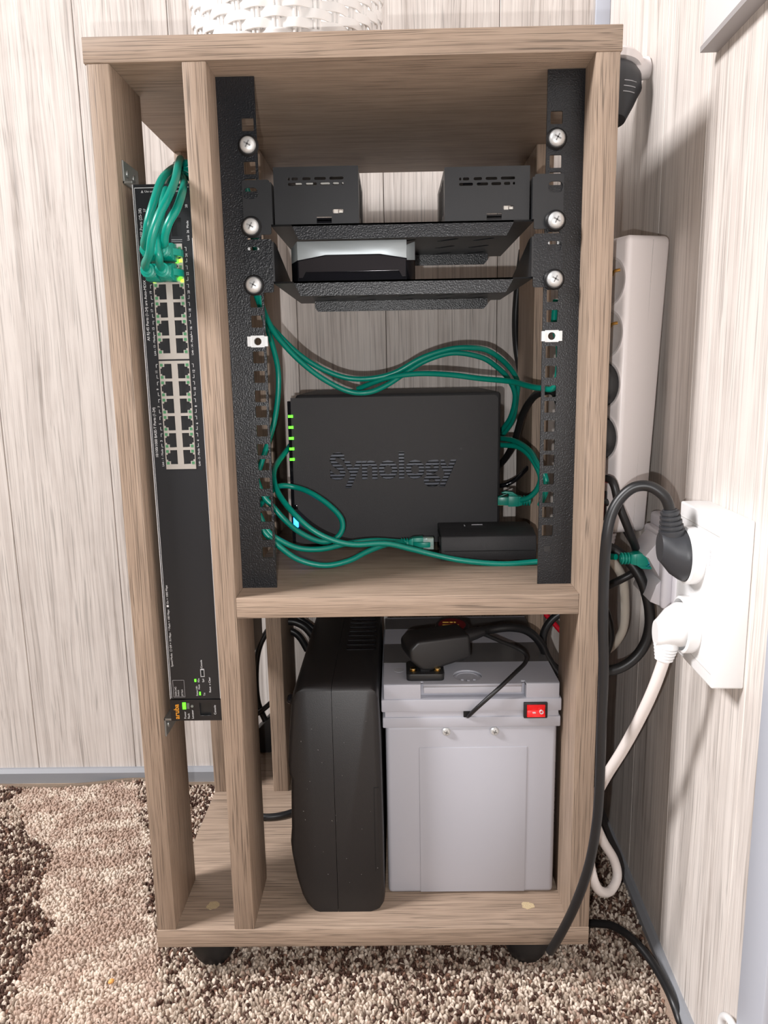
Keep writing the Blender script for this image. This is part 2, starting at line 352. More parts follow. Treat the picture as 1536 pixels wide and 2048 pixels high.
# a tuft: a squashed, twisted bead of 14 vertices
ring = [(math.cos(a), math.sin(a)) for a in np.arange(5) * 2 * PI / 5]
tv = np.array([(0, 0, -0.2)] + [(x * 1.0, y * 1.0, 0.25) for x, y in ring] + [(x * 0.72, y * 0.72, 0.8) for x, y in ring] + [(0, 0, 1.0)])
tf = []
for k in range(5):
    k2 = (k + 1) % 5; tf += [(0, 1 + k2, 1 + k), (1 + k, 1 + k2, 6 + k2), (1 + k, 6 + k2, 6 + k), (6 + k, 6 + k2, 11)]
tf = np.array(tf); nv = len(tv)
sx = rng.uniform(.0015, .0031, n); sy = rng.uniform(.0010, .0019, n); sz = rng.uniform(.0034, .0064, n) * np.where(pale, 0.85, 1.0); an = rng.uniform(0, PI, n)
lx = rng.uniform(-.0022, .0022, n); ly = rng.uniform(-.0022, .0022, n)
px = tv[None, :, 0] * sx[:, None]; py = tv[None, :, 1] * sy[:, None]; pz = tv[None, :, 2] * sz[:, None]
VX = X[:, None] + px * np.cos(an)[:, None] - py * np.sin(an)[:, None] + lx[:, None] * tv[None, :, 2]
VY = Y[:, None] + px * np.sin(an)[:, None] + py * np.cos(an)[:, None] + ly[:, None] * tv[None, :, 2]
VZ = FZ + 0.003 + pz
co = np.stack([VX, VY, VZ], -1).reshape(-1, 3).astype(np.float32)
fi = (tf[None] + (np.arange(n) * nv)[:, None, None]).reshape(-1, 3)
me = bpy.data.meshes.new('pile'); me.vertices.add(len(co)); me.vertices.foreach_set('co', co.ravel())
me.loops.add(fi.size); me.loops.foreach_set('vertex_index', fi.ravel().astype(np.int32)); me.polygons.add(len(fi))
me.polygons.foreach_set('loop_start', (np.arange(len(fi)) * 3).astype(np.int32)); me.polygons.foreach_set('loop_total', np.full(len(fi), 3, np.int32))
me.update(); me.validate()
me.polygons.foreach_set('use_smooth', [True] * len(me.polygons))
ca = me.color_attributes.new('yarn', 'FLOAT_COLOR', 'POINT'); cc = np.ones((n, nv, 4), np.float32); cc[:, :, :3] = base[:, None, :]; ca.data.foreach_set('color', cc.ravel())
m, nt, b = new_mat('loop_pile_yarn'); at_ = N(nt, 'ShaderNodeAttribute'); at_.attribute_name = 'yarn'; nt.links.new(at_.outputs['Color'], b.inputs['Base Color']); b.inputs['Roughness'].default_value = 0.7
me.materials.append(m)
po = bpy.data.objects.new('pile', me); COL.objects.link(po); attach(po, rug); po['kind'] = 'stuff'
s = MB(); s.lathe([(0.0004, -.003), (.0017, -.0018), (.0022, 0), (.0018, .0015), (.0004, .0028)], (-0.0465, 0.0017, FZ + 0.0105), (0.7, 0.6, 0.15), 10)
tag(s.build('seed', seedm), 'tiny orange seed lying on the pale stripe of the rug', 'seed')

# ------------------------------------------------------------------ the cabinet
W, H, T = 0.3923, 0.7581, 0.01786
XL, XR, ZS, DF, DR0, DR1 = 0.0892, 0.3742, 0.3309, 0.0708, 0.2303, 0.3324
cab = thing('rack_cabinet', 'oak-look open cabinet on black feet, holding the network rack', 'cabinet', (W / 2, 0.16, 0))
def board(name, x0, x1, y0, y1, z0, z1, mat, label=None):
    b_ = MB(); b_.box(x0, x1, y0, y1, z0, z1); return b_.build(name, mat, cab, bevel=0.0007, seg=2, label=label)
board('top_board', -0.001, W + 0.001, 0, DR1, H - T, H, oak_h)
board('bottom_board', 0, W, 0, DR1, 0, T, oak_h)
board('shelf', XL, XR, 0.0005, 0.29, ZS - T, ZS, oak_h)
board('side_panel', 0.0008, T, 0.0005, DF, T, H - T, oak_v)
board('side_panel', XR, W - 0.0002, 0.0005, DF, T, H - T, oak_v)
board('divider_panel', XL - T, XL, 0.0005, DF, T, H - T, oak_v)
for x in (0, XL - T, XR): board('rear_panel', x, x + T, DR0, DR1, T, H - T, oak_v)
for x, y in ((0.041, 0.04), (0.343, 0.04), (0.041, 0.29), (0.343, 0.29)):
    f_ = MB(); f_.lathe([(0.021, 0), (0.0228, -0.004), (0.0230, -0.016), (0.0222, -0.026), (0.019, -0.035), (0.014, FZ + 0.004)], (x, y, 0), (0, 0, 1), 28); f_.build('foot', blk_pl, cab)
for x, y in ((0.0443, 0.032), (0.3423, 0.0287)):
    f_ = MB(); k = 14
    rr = [random.uniform(.0042, .0060) for _ in range(k)]
    f_.prism([(x + rr[i] * 1.15 * math.cos(2 * PI * i / k), y + rr[i] * math.sin(2 * PI * i / k)) for i in range(k)], 'z', T - .0003, T + 0.0003); f_.build('bolt_patch', chip, cab)

# ------------------------------------------------------------------ rack rails, screws, cage nuts
ZC, U = 0.58453, 0.04445
zh = []
for k in range(-3, 7):
    for d in (0, 0.0127, 0.028575): zh.append(round(ZC - k * U - d, 5))
zh = [z for z in zh if 0.3655 - 0.006 < z < 0.706]
def screw(x, z, y, parent):
    r_ = MB(); r_.lathe([(.0080, 0), (.0082, .0012), (.0070, .0030), (.0062, .0030)], (x, y, z), (0, -1, 0), 28); ro = r_.build('screw', [steel, blk_rub], parent)
    ro.data.polygons.foreach_set('material_index', [1] * len(ro.data.polygons))
    h_ = MB(); h_.lathe([(.0060, .0026), (.0063, .0034), (.0059, .0050), (.0046, .0062), (.0026, .0068), (0.0003, .0069)], (x, y, z), (0, -1, 0), 28)
    h_.build('screw_head', steel, ro)
    x_ = MB()
    for a in (0.5, 0.5 + PI / 2):
        M = Matrix.Translation((x, y - .0066, z)) @ Matrix.Rotation(a, 4, 'Y'); x_.box(-.0028, .0028, -.0006, .001, -.0005, .0005, M)
    x_.build('cross_slot', plain('slot_steel', (0.25, 0.25, 0.25), 0.5, 0.4) if 'slot_steel' not in bpy.data.materials else bpy.data.materials['slot_steel'], ro)
def cage_nut(x, z, y, parent):
    o_ = plate('cage_nut', [rect(x - .0055, x + .0055, z - .0047, z + .0047), circ(x, z, .0031)], .0016, front(y - .0004), steel, parent)
    q = MB()
    q.box(x - .0083, x - .0055, y - .0012, y + .002, z - .0040, z + .0040); q.box(x + .0055, x + .0083, y - .0012, y + .002, z - .0040, z + .0040)
    q.lathe([(.0031, 0), (.0042, 0), (.0042, .004), (.0031, .004)], (x, y, z), (0, 1, 0), 20, ring=True)
    q.build('nut_body', steel, o_)
YR = 0.030
for side in (0, 1):
    lab = ('black textured rack rail on the left, against the cabinet divider', 'black textured rack rail on the right, against the right side panel')[side]
    x0, x1 = ((XL + 0.0002, 0.1192), (0.3452, XR - 0.0002))[side]
    hx0 = (0.1079, 0.3480)[side]; hx1 = hx0 + 0.0094
    rl = thing('rack_rail', lab, 'rack rail', ((x0 + x1) / 2, YR, ZS), 'rack rails')
    ztop = 0.7395
    loops = [rect(x0, x1, ZS, ztop)]
    for i, z in enumerate(zh):
        if side == 1 and i == len(zh) - 1: continue
        loops.append(rrect(hx0, hx1, z - .0048, z + .0048, .0008, 2))
    plate('rail_face', loops, .002, front(YR), blk_pc, rl)
    q = MB(); xs = x0 if side == 0 else x1 - .002
    q.box(xs, xs + .002, YR + .002, YR + .036, ZS, ztop); q.build('rail_flange', blk_pc, rl)
    if side == 1:
        z = zh[-1]; q = MB(); q.box(hx0, hx1, YR + .0005, YR + .0015, z - .0048, z + .0048); q.box(hx0 + .002, hx1 - .002, YR - .0004, YR + .0005, z - .0025, z + .0025); q.build('hole_plug', blk_pl, rl)
    xc = (hx0 + hx1) / 2
    screw(xc, ZC + U + 0.0605, YR, rl)
    cage_nut(xc, ZC - U, YR, rl)
    for z in (ZC + U - 0.0159, ): cage_nut(xc, z, YR + .0022, rl)

def tray(zf, ztop, label, xl=0.1278, xr=0.3363):
    tr = thing('rack_shelf', label, 'rack shelf', (0.232, 0.1, zf), 'cantilever rack shelves')
    ye = YR - 0.0018
    zb = ztop - 0.041
    for side in (0, 1):
        ex0, ex1 = ((0.1095, xl), (xr, 0.3540))[side]; cx = (0.1126, 0.3527)[side]
        if side == 1: ex1 = 0.3590
        hole = []
        xh = cx
        slot = rrect(xh - .0058, xh + .0058, ztop - .0140, ztop - .0056, .0034, 4)
        if side == 0: outer = rrect(min(ex0, .1062) , ex1, zb, ztop, .0016, 3)
        else: outer = rrect(ex0, max(ex1, .3592), zb, ztop, .0016, 3)
        plate('mounting_ear', [outer, slot], .0016, front(ye), blk_pc if ztop < 0.65 else blk_sm, tr)
        screw(cx, (zb + 0.0055), ye - .0016, tr)
        q = MB(); x = xl if side == 0 else xr - .0014
        q.prism([(ye, zf), (ye, ztop - 0.002), (0.042, ztop - 0.002), (0.066, ztop - 0.008), (0.150, zf + 0.006), (0.218, zf + 0.003), (0.218, zf)], 'x', x, x + .0014); q.build('side_wall', blk_sm, tr)
    fl_ = [rect(xl, xr, 0.0302, 0.218)]
    for cxx in (0.160, 0.198, 0.236, 0.274, 0.306):
        for cy in (0.070, 0.110, 0.150, 0.190):
            a = math.radians(-38); L_ = 0.0085; R_ = 0.0026; pts = []
            for k in range(6): t_ = a - PI / 2 + PI * k / 5; pts.append((cxx + L_ * math.cos(a) + R_ * math.cos(t_), cy + L_ * math.sin(a) + R_ * math.sin(t_)))
            for k in range(6): t_ = a + PI / 2 + PI * k / 5; pts.append((cxx - L_ * math.cos(a) + R_ * math.cos(t_), cy - L_ * math.sin(a) + R_ * math.sin(t_)))
            fl_.append(pts)
    plate('tray_floor', fl_, .0014, flatZ(zf), blk_sm, tr)
    q = MB(); q.prism([(0.1435, zf), (0.1450 + .004, zf - .0115), (0.3150, zf - .0115), (0.3205, zf - 0.002), (0.3205, zf)], 'y', 0.0302, 0.0316); q.build('front_lip', blk_pc, tr)
    q = MB(); q.prism([(0.1440, zf), (0.1440, zf - .008), (0.1470, zf - .0115), (0.3170, zf - .0115), (0.3210, zf - 0.007), (0.3210, zf)], 'y', 0.1990, 0.2004); q.build('rear_lip', blk_pc, tr)
    return tr
tray(0.6305, 0.6640, 'upper black rack shelf carrying the two small black boxes')
tray(0.5868, 0.6195, 'lower black rack shelf carrying the silver and black router')

# ------------------------------------------------------------------ two small computers in black cases
def mini_case(x0, x1, z0, z1, lab, notch):
    mc = thing('mini_computer', lab, 'mini computer', ((x0 + x1) / 2, 0.08, z0), 'mini computers in black metal cases')
    y0, y1 = 0.034, 0.128
    loops = [rect(x0, x1, z0, z1)]
    for row, zz, dw in ((0, z1 - .0090, ((.0115, .0018), (.0145, .0050), (.0230, .0066), (.0325, .0092), (.0445, .0112))), (1, z1 - .0130, ((.0115, .0110), (.0255, .0090), (.0370, .0078), (.0470, .0050), (.0540, .0018)))):
        for a, wd in dw: loops.append(rrect(x0 + a, x0 + a + wd, zz - .0011, zz + .0011, .0009, 2))
    lx = x0 + .0465; loops.append(rrect(lx, lx + .0085, z0 + .0078, z0 + .0112, .0010, 2))
    loops.append(rect(x0 + .0335, x0 + .0455, z0 + .0006, z0 + .0056))
    plate('face_plate', loops, .001, front(y0), blk_sm, mc)
    q = MB(); q.box(x0, x0 + .001, y0 + .001, y1, z0, z1); q.box(x1 - .001, x1, y0 + .001, y1, z0, z1); q.box(x0 + .001, x1 - .001, y0 + .001, y1, z1 - .001, z1); q.box(x0 + .001, x1 - .001, y0 + .001, y1, z0, z0 + .0005)
    q.build('shell', blk_sm, mc)
    q = MB(); q.box(x0 + .0335, x0 + .0455, y0 + .0012, y0 + .012, z0 + .0007, z0 + .0024); q.box(x0 + .0335, x0 + .0455, y0 + .0012, y0 + .012, z0 + .0034, z0 + .0048); q.build('connector', blk_gl, mc)
    q = MB(); q.box(lx + .0008, lx + .0042, y0 + .0014, y0 + .004, z0 + .0082, z0 + .0110); q.box(lx + .0050, lx + .0080, y0 + .0014, y0 + .004, z0 + .0085, z0 + .0104); q.build('status_chip', pcb, mc)
    q = MB(); q.box(x0 + .008, x1 - .006, y0 + .006, y1 - .004, z0 + .004, z0 + .0056); q.build('circuit_board', plain('circuit_green', (.01, .06, .03), .4), mc)
    q = MB(); q.box(x0 + .014, x0 + .056, y0 + .0145, y0 + .0155, z1 - .0140, z1 - .0106); q.box(x0 + .016, x0 + .030, y0 + .0145, y0 + .0155, z1 - .0100, z1 - .0070); q.build('pin_header', pcb if notch else blk_gl, mc)
    if notch:
        q = MB(); q.box(x0 + .034, x0 + .056, y0 + .0145, y0 + .0155, z1 - .0102, z1 - .0072); q.build('pin_header', pcb, mc)
    q = MB()
    for k in range(3): q.box(x0 - .0002 if notch is False else x1 - .0008, x0 + .0004 if notch is False else x1 + .0002, .05 + .02 * k, .06 + .02 * k, z0 + .008, z1 - .006)
    q.build('side_vents', blk_hole, mc)
mini_case(0.1303, 0.1977, 0.6312, 0.6745, 'small black vented computer on the upper rack shelf, left one', True)
mini_case(0.2661, 0.3335, 0.6312, 0.6718, 'small black vented computer on the upper rack shelf, right one', False)

# ------------------------------------------------------------------ router with chamfered silver front
rt = thing('router', 'low silver and glossy black router on the lower rack shelf', 'router', (0.191, 0.09, 0.587))
q = MB(); x0, x1, z0, z1 = 0.1408, 0.2425, 0.5871, 0.6185
cx0, cx1 = x0 + .006, x1 - .007
zc0 = 0.6025
def rface(z_edge, z_mid): return None
# front faces split into silver top and black bottom along a trapezoid line
yf, ys = 0.036, 0.046
top_line = [(cx0, 0.6037), (cx0 + .023, 0.6075), (cx0 + .067, 0.6075), (cx1, 0.6040)]
q.prism([(cx0, z1), (cx0, top_line[0][1]), top_line[1], top_line[2], (cx1, top_line[3][1]), (cx1, z1)], 'y', yf, 0.13)
for (xa, ya), (xb, yb_) in (((x0, ys), (cx0, yf)), ((cx1, yf), (x1, ys))):
    zt = 0.6025
    q.add([(xa, ya, zt), (xb, yb_, 0.6037), (xb, yb_, z1), (xa, ya, z1 - (.004)), (xa, 0.13, zt), (xb, 0.13, 0.6037), (xb, 0.13, z1), (xa, 0.13, z1 - .004)], [(0, 1, 2, 3), (4, 7, 6, 5), (0, 4, 5, 1), (3, 2, 6, 7), (0, 3, 7, 4), (1, 5, 6, 2)])
q.build('silver_cover', silver, rt, bevel=.0005)
q = MB(); q.prism([(cx0, z0), (cx1, z0), (cx1, 0.6040), (cx0 + .067, 0.6075), (cx0 + .023, 0.6075), (cx0, 0.6037)], 'y', yf, 0.13)
for (xa, ya), (xb, yb_) in (((x0, ys), (cx0, yf)), ((cx1, yf), (x1, ys))):
    q.add([(xa, ya, z0 + .001), (xb, yb_, z0), (xb, yb_, 0.6037), (xa, ya, 0.6025), (xa, 0.13, z0 + .001), (xb, 0.13, z0), (xb, 0.13, 0.6037), (xa, 0.13, 0.6025)], [(0, 1, 2, 3), (4, 7, 6, 5), (0, 4, 5, 1), (3, 2, 6, 7), (0, 3, 7, 4), (1, 5, 6, 2)])
q.build('gloss_base', blk_gl, rt)
q = MB(); q.prism([(cx0 + .001, z0 + .0030), (cx0 + .004, z0 + .0030), (cx0 + .0065, z0 + .0075), (cx1 - .0065, z0 + .0075), (cx1 - .004, z0 + .0030), (cx1 - .001, z0 + .0030), (cx1 - .0008, 0.6033), (cx0 + .0665, 0.6068), (cx0 + .0235, 0.6068), (cx0 + .0008, 0.6030)], 'y', yf - .0008, yf + .001); q.build('display_window', plain('smoked_window', (0.022, 0.020, 0.022), 0.12), rt)

# ------------------------------------------------------------------ network storage box lying on its side
nas = thing('network_storage', 'matte black network storage box with green lights on the shelf', 'storage', (0.222, 0.25, ZS))
NX0, NX1, NZ0, NZ1, NY = 0.1168, 0.3283, 0.3385, 0.4890, 0.165
q = MB(); q.box(NX0 + .006, NX1 + .004, NY + .0075, 0.362, NZ0 + .003, NZ1 + .003); q.build('case', nas_m, nas, bevel=.004, seg=3)
# front cover with the name cut through it
ltr = text_mesh('Synology', 0.0415, offset=0.0013); bm = bmesh.new(); bm.from_mesh(ltr); bmesh.ops.remove_doubles(bm, verts=bm.verts, dist=1e-6)
xsv = [v.co.x for v in bm.verts]; ysv = [v.co.y for v in bm.verts]; mx_, my_ = min(xsv), min(ysv)
sxx = 0.1300 / (max(xsv) - mx_); syy = 0.0370 / (max(ysv) - my_)
bed = {e for e in bm.edges if len(e.link_faces) == 1}; loops = []
while bed:
    e0 = bed.pop(); st = e0.verts[0]; cur = e0.verts[1]; lp = [st, cur]
    while cur != st:
        nx_ = next((e for e in cur.link_edges if e in bed), None)
        if nx_ is None: break
        bed.discard(nx_); cur = nx_.other_vert(cur); lp.append(cur)
    if lp[-1] == st: loops.append([(0.1568 + (v.co.x - mx_) * sxx, 0.3965 + (v.co.y - my_) * syy) for v in lp[:-1]])
bm.free(); bpy.data.meshes.remove(ltr)
sheet('front_cover', [[(NX0 + .0025, NZ0), (NX1, NZ0), (NX1, NZ1 - .003), (NX1 - .003, NZ1), (NX0 + .0025, NZ1)]] + loops, .0028, front(NY), nas_m, nas)
q = MB(); q.box(NX0 + .010, NX1 - .010, NY + .0068, NY + .0072, NZ0 + .02, NZ1 - .02); q.build('inner_plate', blk_hole, nas)
q = MB()
zz = 0.3950
while zz < 0.437: q.box(0.153, 0.291, NY + .0030, NY + .0048, zz, zz + .0020); zz += .0034
q.build('louvres', plain('louvre_blue_black', (0.06, 0.07, 0.10), 0.3), nas)
text('R', 0.0035, Matrix.Translation((0.2900, NY - .0002, 0.4352)) @ front(0), plain('faint_print', (0.06, 0.06, 0.06), 0.5), nas, name='registered_mark')
q = MB(); q.lathe([(.0026, 0), (.0029, 0), (.0029, .0003), (.0026, .0003)], (0.2911, NY, 0.4352), (0, -1, 0), 20, ring=True); q.build('registered_ring', nas_m, nas)
q = MB(); q.box(NX0 - .0008, NX0 + .0024, NY - .0012, 0.19, NZ0 + .001, NZ1 - .003); q.build('side_strip', blk_gl, nas)
for z in (0.4709, 0.4598, 0.4487, 0.4380, 0.4273):
    q = MB(); q.box(NX0 - .0004, NX0 + .0044, NY - .0016, NY + .0005, z - .0013, z + .0013); q.build('indicator_light', ledgreen, nas)
q = MB(); q.box(NX0 + .0005, NX0 + .0060, NY - .0018, NY + .0005, 0.3560, 0.3675); q.build('power_button', ledblue, nas, bevel=.0012)
q = MB(); q.box(NX0 + .0015, NX0 + .0058, NY - .0006, NY + .0005, 0.3752, 0.3800); q.build('copy_button', blk_gl, nas, bevel=.0006)
for x, y in ((0.150, 0.176), (0.305, 0.176), (0.150, 0.330), (0.305, 0.330)):
    q = MB(); q.cyl((x, y, NZ0 + .004), (0, 0, -1), .007, NZ0 + .004 - ZS, 18); q.build('foot', blk_rub, nas)

# ------------------------------------------------------------------ black power injector beside it
inj = thing('power_injector', 'black chamfered power injector lying in front of the storage box', 'power adapter', (0.315, 0.15, ZS))
q = MB(); q.prism([(0.110, ZS + .001), (0.168, ZS + .001), (0.172, ZS + .010), (0.166, 0.3590), (0.128, 0.3605), (0.1105, 0.3560), (0.108, ZS + .012)], 'x', 0.2668, 0.3590)
q.build('case', plain('speckled_black_plastic', (0.030, 0.029, 0.031), 0.45, bump=(2600, .7, .0004)), inj, bevel=.0012)
q = MB(); q.box(0.2655, 0.2668, 0.1150, 0.150, 0.3340, 0.3550); q.build('port_frame', blk_gl, inj)
q = MB(); q.box(0.2920, 0.2930, 0.140, 0.146, 0.3596, 0.3606); q.box(0.300, 0.311, 0.146, 0.1475, 0.3594, 0.3604); q.build('scuff', greyprint, inj)
q = MB(); q.box(0.270, 0.357, 0.1072, 0.1085, 0.3418, 0.3424); q.build('case_seam', blk_hole, inj)

# ------------------------------------------------------------------ teal patch cables
def rj45(parent, pos, d, up, plugmat=clear, L=0.024, boot=True, boot_l=0.020):
    """boot and clear plug; pos = tip of the boot where the plug begins, d = insertion direction, up = latch side"""
    M = frame(pos, d, up)
    q = MB(); bw = .0060
    # boot: squared hood tapering to the ribbed collar
    for xa, wa, ha, xb, wb_, hb in ((0.0, .0066, .0054, -.010, .0062, .0052), (-.010, .0062, .0052, -.0145, .0042, .0042)):
        v = [M @ Vector(p) for p in ((xa, -ha, -wa), (xa, ha, -wa), (xa, ha, wa), (xa, -ha, wa), (xb, -hb, -wb_), (xb, hb, -wb_), (xb, hb, wb_), (xb, -hb, wb_))]
        q.add(v, [(0, 1, 2, 3), (7, 6, 5, 4), (0, 4, 5, 1), (1, 5, 6, 2), (2, 6, 7, 3), (3, 7, 4, 0)])
    for k in range(3): q.lathe([(.0030, 0), (.0054, .0002), (.0054, .0017), (.0030, .0019)], (-.0150 - .0027 * k, 0, 0), (-1, 0, 0), 16, M=M)
    q.lathe([(.0038, 0), (.0034, .011)], (-.0120, 0, 0), (-1, 0, 0), 16, M=M)
    q.prism([(0.0, .0052), (-.008, .0052), (-.010, .0052), (-.004, .0092), (.003, .0098), (.007, .0084), (.0055, .0076), (.001, .0078), (-.001, .0062)], 'z', -.0026, .0026, M)
    q.build('boot', teal_b, parent, bevel=.0005, seg=2)
    q = MB(); q.box(-.001, .0105, -.0042, .0042, -.0057, .0057, M); q.prism([(.0100, .0042), (-.001, .0085), (-.001, .0078), (.009, .0038)], 'z', -.0022, .0022, M); q.build('plug', plugmat, parent, bevel=.0004)
    q = MB()
    for k in range(8): q.box(.004, .0104, -.0044, -.0030, -.0048 + k * .0013, -.0042 + k * .0013, M)
    q.build('contacts', gold, parent)
def patch(label, pts, ends=(), r=0.0028, mat=None, name='patch_cable', cat='cable', group='teal patch cables', smooth=6):
    c0 = pts[0]; t_ = thing(name, label, cat, c0, group)
    q = MB(); q.tube(pts, r, 12, smooth); q.build('cord', mat or teal, t_)
    for e_ in ends: rj45(t_, *e_)
    return t_
YP = 0.012
def sw_cable(label, boot_pos, up, pts):
    bp = Vector(boot_pos)
    patch(label, [bp + Vector((0, -.018, 0)), bp + Vector((0, -.0265, .003))] + [Vector(p) for p in pts], [(bp, (0, 1, 0), up)], r=.0030)
sw_cable('teal cable from the upper left switch port, leftmost arc', (0.0415, 0.004, 0.6065), (-1, 0, 0),
  [(0.0465,-0.0320,0.6141),(0.0499,-0.0360,0.6233),(0.0531,-0.0300,0.6376),(0.0520,-0.0050,0.6569),(0.0492,0.0300,0.6724),(0.0453,0.0650,0.6841),(0.0443,0.0820,0.6899)] + [(0.074, .088, .684), (.098, .092, .672), (.104, .10, .62)])
sw_cable('teal cable from the lower left switch port, crossing in front', (0.0415, 0.002, 0.5915), (-1, 0, 0),
  [(0.0501,-0.0400,0.5998),(0.0546,-0.0460,0.6103),(0.0602,-0.0460,0.6239),(0.0646,-0.0360,0.6378),(0.0643,-0.0120,0.6551),(0.0589,0.0200,0.6738),(0.0533,0.0500,0.6863),(0.0475,0.0800,0.6909)] + [(0.074, .086, .690), (.096, .094, .66), (.106, .10, .60)])
sw_cable('teal cable from the lower right switch port, running behind the others', (0.0525, 0.002, 0.5915), (1, 0, 0),
  [(0.0550,-0.0340,0.5982),(0.0541,-0.0340,0.6061),(0.0542,-0.0280,0.6174),(0.0528,-0.0140,0.6311),(0.0520,0.0000,0.6467),(0.0482,0.0300,0.6632),(0.0446,0.0600,0.6778),(0.0435,0.0840,0.6864)] + [(0.074, .092, .675), (.098, .098, .65), (.108, .105, .60)])
sw_cable('teal cable from the upper right switch port, hugging the divider', (0.0525, 0.004, 0.6065), (1, 0, 0),
  [(0.0582,-0.0300,0.6080),(0.0605,-0.0340,0.6135),(0.0649,-0.0360,0.6223),(0.0693,-0.0300,0.6322),(0.0679,-0.0080,0.6471),(0.0602,0.0300,0.6641),(0.0481,0.0750,0.6802)] + [(0.074, .089, .668), (.099, .093, .64), (.110, .11, .59)])
patch('upper teal cable sagging across the rack above the storage box', [(0.1020,0.0850,0.5886),(0.1032,0.1000,0.5771),(0.1056,0.1200,0.5638),(0.1133,0.1400,0.5510),(0.1299,0.1550,0.5327),(0.1502,0.1650,0.5184),(0.1746,0.1700,0.5085),(0.1998,0.1700,0.5071),(0.2250,0.1700,0.5126),(0.2528,0.1700,0.5269),(0.2832,0.1750,0.5353),(0.3114,0.1800,0.5349),(0.3277,0.1850,0.5283),(0.3444,0.2000,0.5155),(0.3545,0.2100,0.5008),(0.3554,0.2200,0.4826),(0.3548,0.2350,0.4614),(0.3489,0.2500,0.4455),(0.3394,0.2700,0.4308)], r=.0027)
patch('lower teal cable of the sagging pair, dipping onto the storage box', [(0.1046,0.0900,0.5878),(0.1058,0.1000,0.5740),(0.1090,0.1150,0.5599),(0.1164,0.1300,0.5450),(0.1328,0.1450,0.5253),(0.1532,0.1550,0.5081),(0.1773,0.1600,0.4953),(0.1973,0.1600,0.4935),(0.2148,0.1650,0.4995),(0.2325,0.1700,0.5100),(0.2555,0.1750,0.5235),(0.2836,0.1800,0.5310),(0.3120,0.1850,0.5266),(0.3285,0.1900,0.5173),(0.3430,0.2000,0.5043),(0.3521,0.2100,0.4867),(0.3505,0.2250,0.4637),(0.3426,0.2450,0.4460),(0.3365,0.2700,0.4338)], r=.0027)
patch('teal cable running level behind the sagging pair to the right rail', [(0.1864,0.1800,0.4966),(0.1995,0.1750,0.5016),(0.2149,0.1700,0.5068),(0.2325,0.1650,0.5100),(0.2547,0.1600,0.5111),(0.2812,0.1500,0.5093),(0.3070,0.1400,0.5056),(0.3339,0.1200,0.5026),(0.3455,0.1000,0.4990),(0.3545,0.0850,0.4970),(0.3648,0.0700,0.4989),(0.3679,0.0720,0.5298),(0.3635,0.0740,0.5511),(0.3651,0.0760,0.5723)], r=.0027)
patch('teal cable hanging down beside the left rail', [(0.1016,0.1100,0.5801),(0.1038,0.1250,0.5633),(0.1075,0.1400,0.5408),(0.1103,0.1500,0.5171),(0.1092,0.1500,0.4929),(0.1055,0.1450,0.4687),(0.1000,0.1400,0.4496),(0.0950,0.1300,0.4335),(0.0906,0.1200,0.4177)], r=.0027)
patch('teal cable crossing the storage box diagonally to the wall network socket', [(0.1237,0.1800,0.4517),(0.1149,0.1720,0.4387),(0.1063,0.1500,0.4260),(0.1053,0.1250,0.4168),(0.1120,0.1050,0.4027),(0.1271,0.0900,0.3864),(0.1444,0.0850,0.3710),(0.1628,0.0850,0.3607),(0.1835,0.0870,0.3551),(0.2130,0.0920,0.3545),(0.2375,0.0960,0.3478),(0.2622,0.0960,0.3411),(0.2886,0.0940,0.3359),(0.3235,0.0930,0.3327),(0.3532,0.0930,0.3342),(0.3822,0.0900,0.3370),(0.4051,0.0880,0.3396)] + [(.398, .084, .343), (0.4180,0.0500,0.3489)], [((0.4432,0.0460,0.3486), (1, 0.0, 0), (0, 0, -1), clearblue)], r=.0027)
patch('teal cable looped in front of the storage box power button', [(0.0927,0.1000,0.4181),(0.0989,0.1000,0.4004),(0.1070,0.1000,0.3906),(0.1183,0.1000,0.3769),(0.1315,0.1050,0.3635),(0.1499,0.1100,0.3532),(0.1631,0.1150,0.3539),(0.1708,0.1200,0.3622),(0.1693,0.1250,0.3737),(0.1565,0.1300,0.3865),(0.1391,0.1350,0.3974),(0.1228,0.1400,0.4024),(0.1096,0.1350,0.4044),(0.1019,0.1200,0.4004),(0.0952,0.1000,0.3918)], r=.0027)
patch('teal cable with a clear plug in the power injector', [(0.0957,0.0900,0.3850),(0.1025,0.0900,0.3696),(0.1120,0.0900,0.3608),(0.1303,0.0950,0.3506),(0.1526,0.1000,0.3481),(0.1769,0.1100,0.3509),(0.2019,0.1200,0.3512),(0.2224,0.1300,0.3476),(0.2304,0.1320,0.3465),(0.2384,0.1330,0.3456)], [((0.2504,0.1330,0.3449), (1, 0, 0), (0, -1, 0), clear)], r=.0027)
patch('lowest teal cable, curving over the shelf board in front', [(0.0935,0.0850,0.3803),(0.1013,0.0850,0.3678),(0.1125,0.0850,0.3562),(0.1308,0.0880,0.3412),(0.1549,0.0900,0.3345),(0.1775,0.0950,0.3372),(0.1949,0.1050,0.3434),(0.2127,0.1150,0.3477),(0.2274,0.1250,0.3471),(0.2349,0.1370,0.3412)], r=.0027)
patch('teal cable plugged in behind the right edge of the storage box', [(0.3274,0.2000,0.4371),(0.3340,0.1900,0.4359),(0.3480,0.1700,0.4361),(0.3572,0.1550,0.4299),(0.3646,0.1450,0.4174),(0.3674,0.1400,0.4065),(0.3646,0.1450,0.3948),(0.3581,0.1500,0.3864),(0.3505,0.1550,0.3831)], [((0.3386,0.1600,0.3820), (-1, 0.1, 0), (0, 0, 1), teal)], r=.0027)
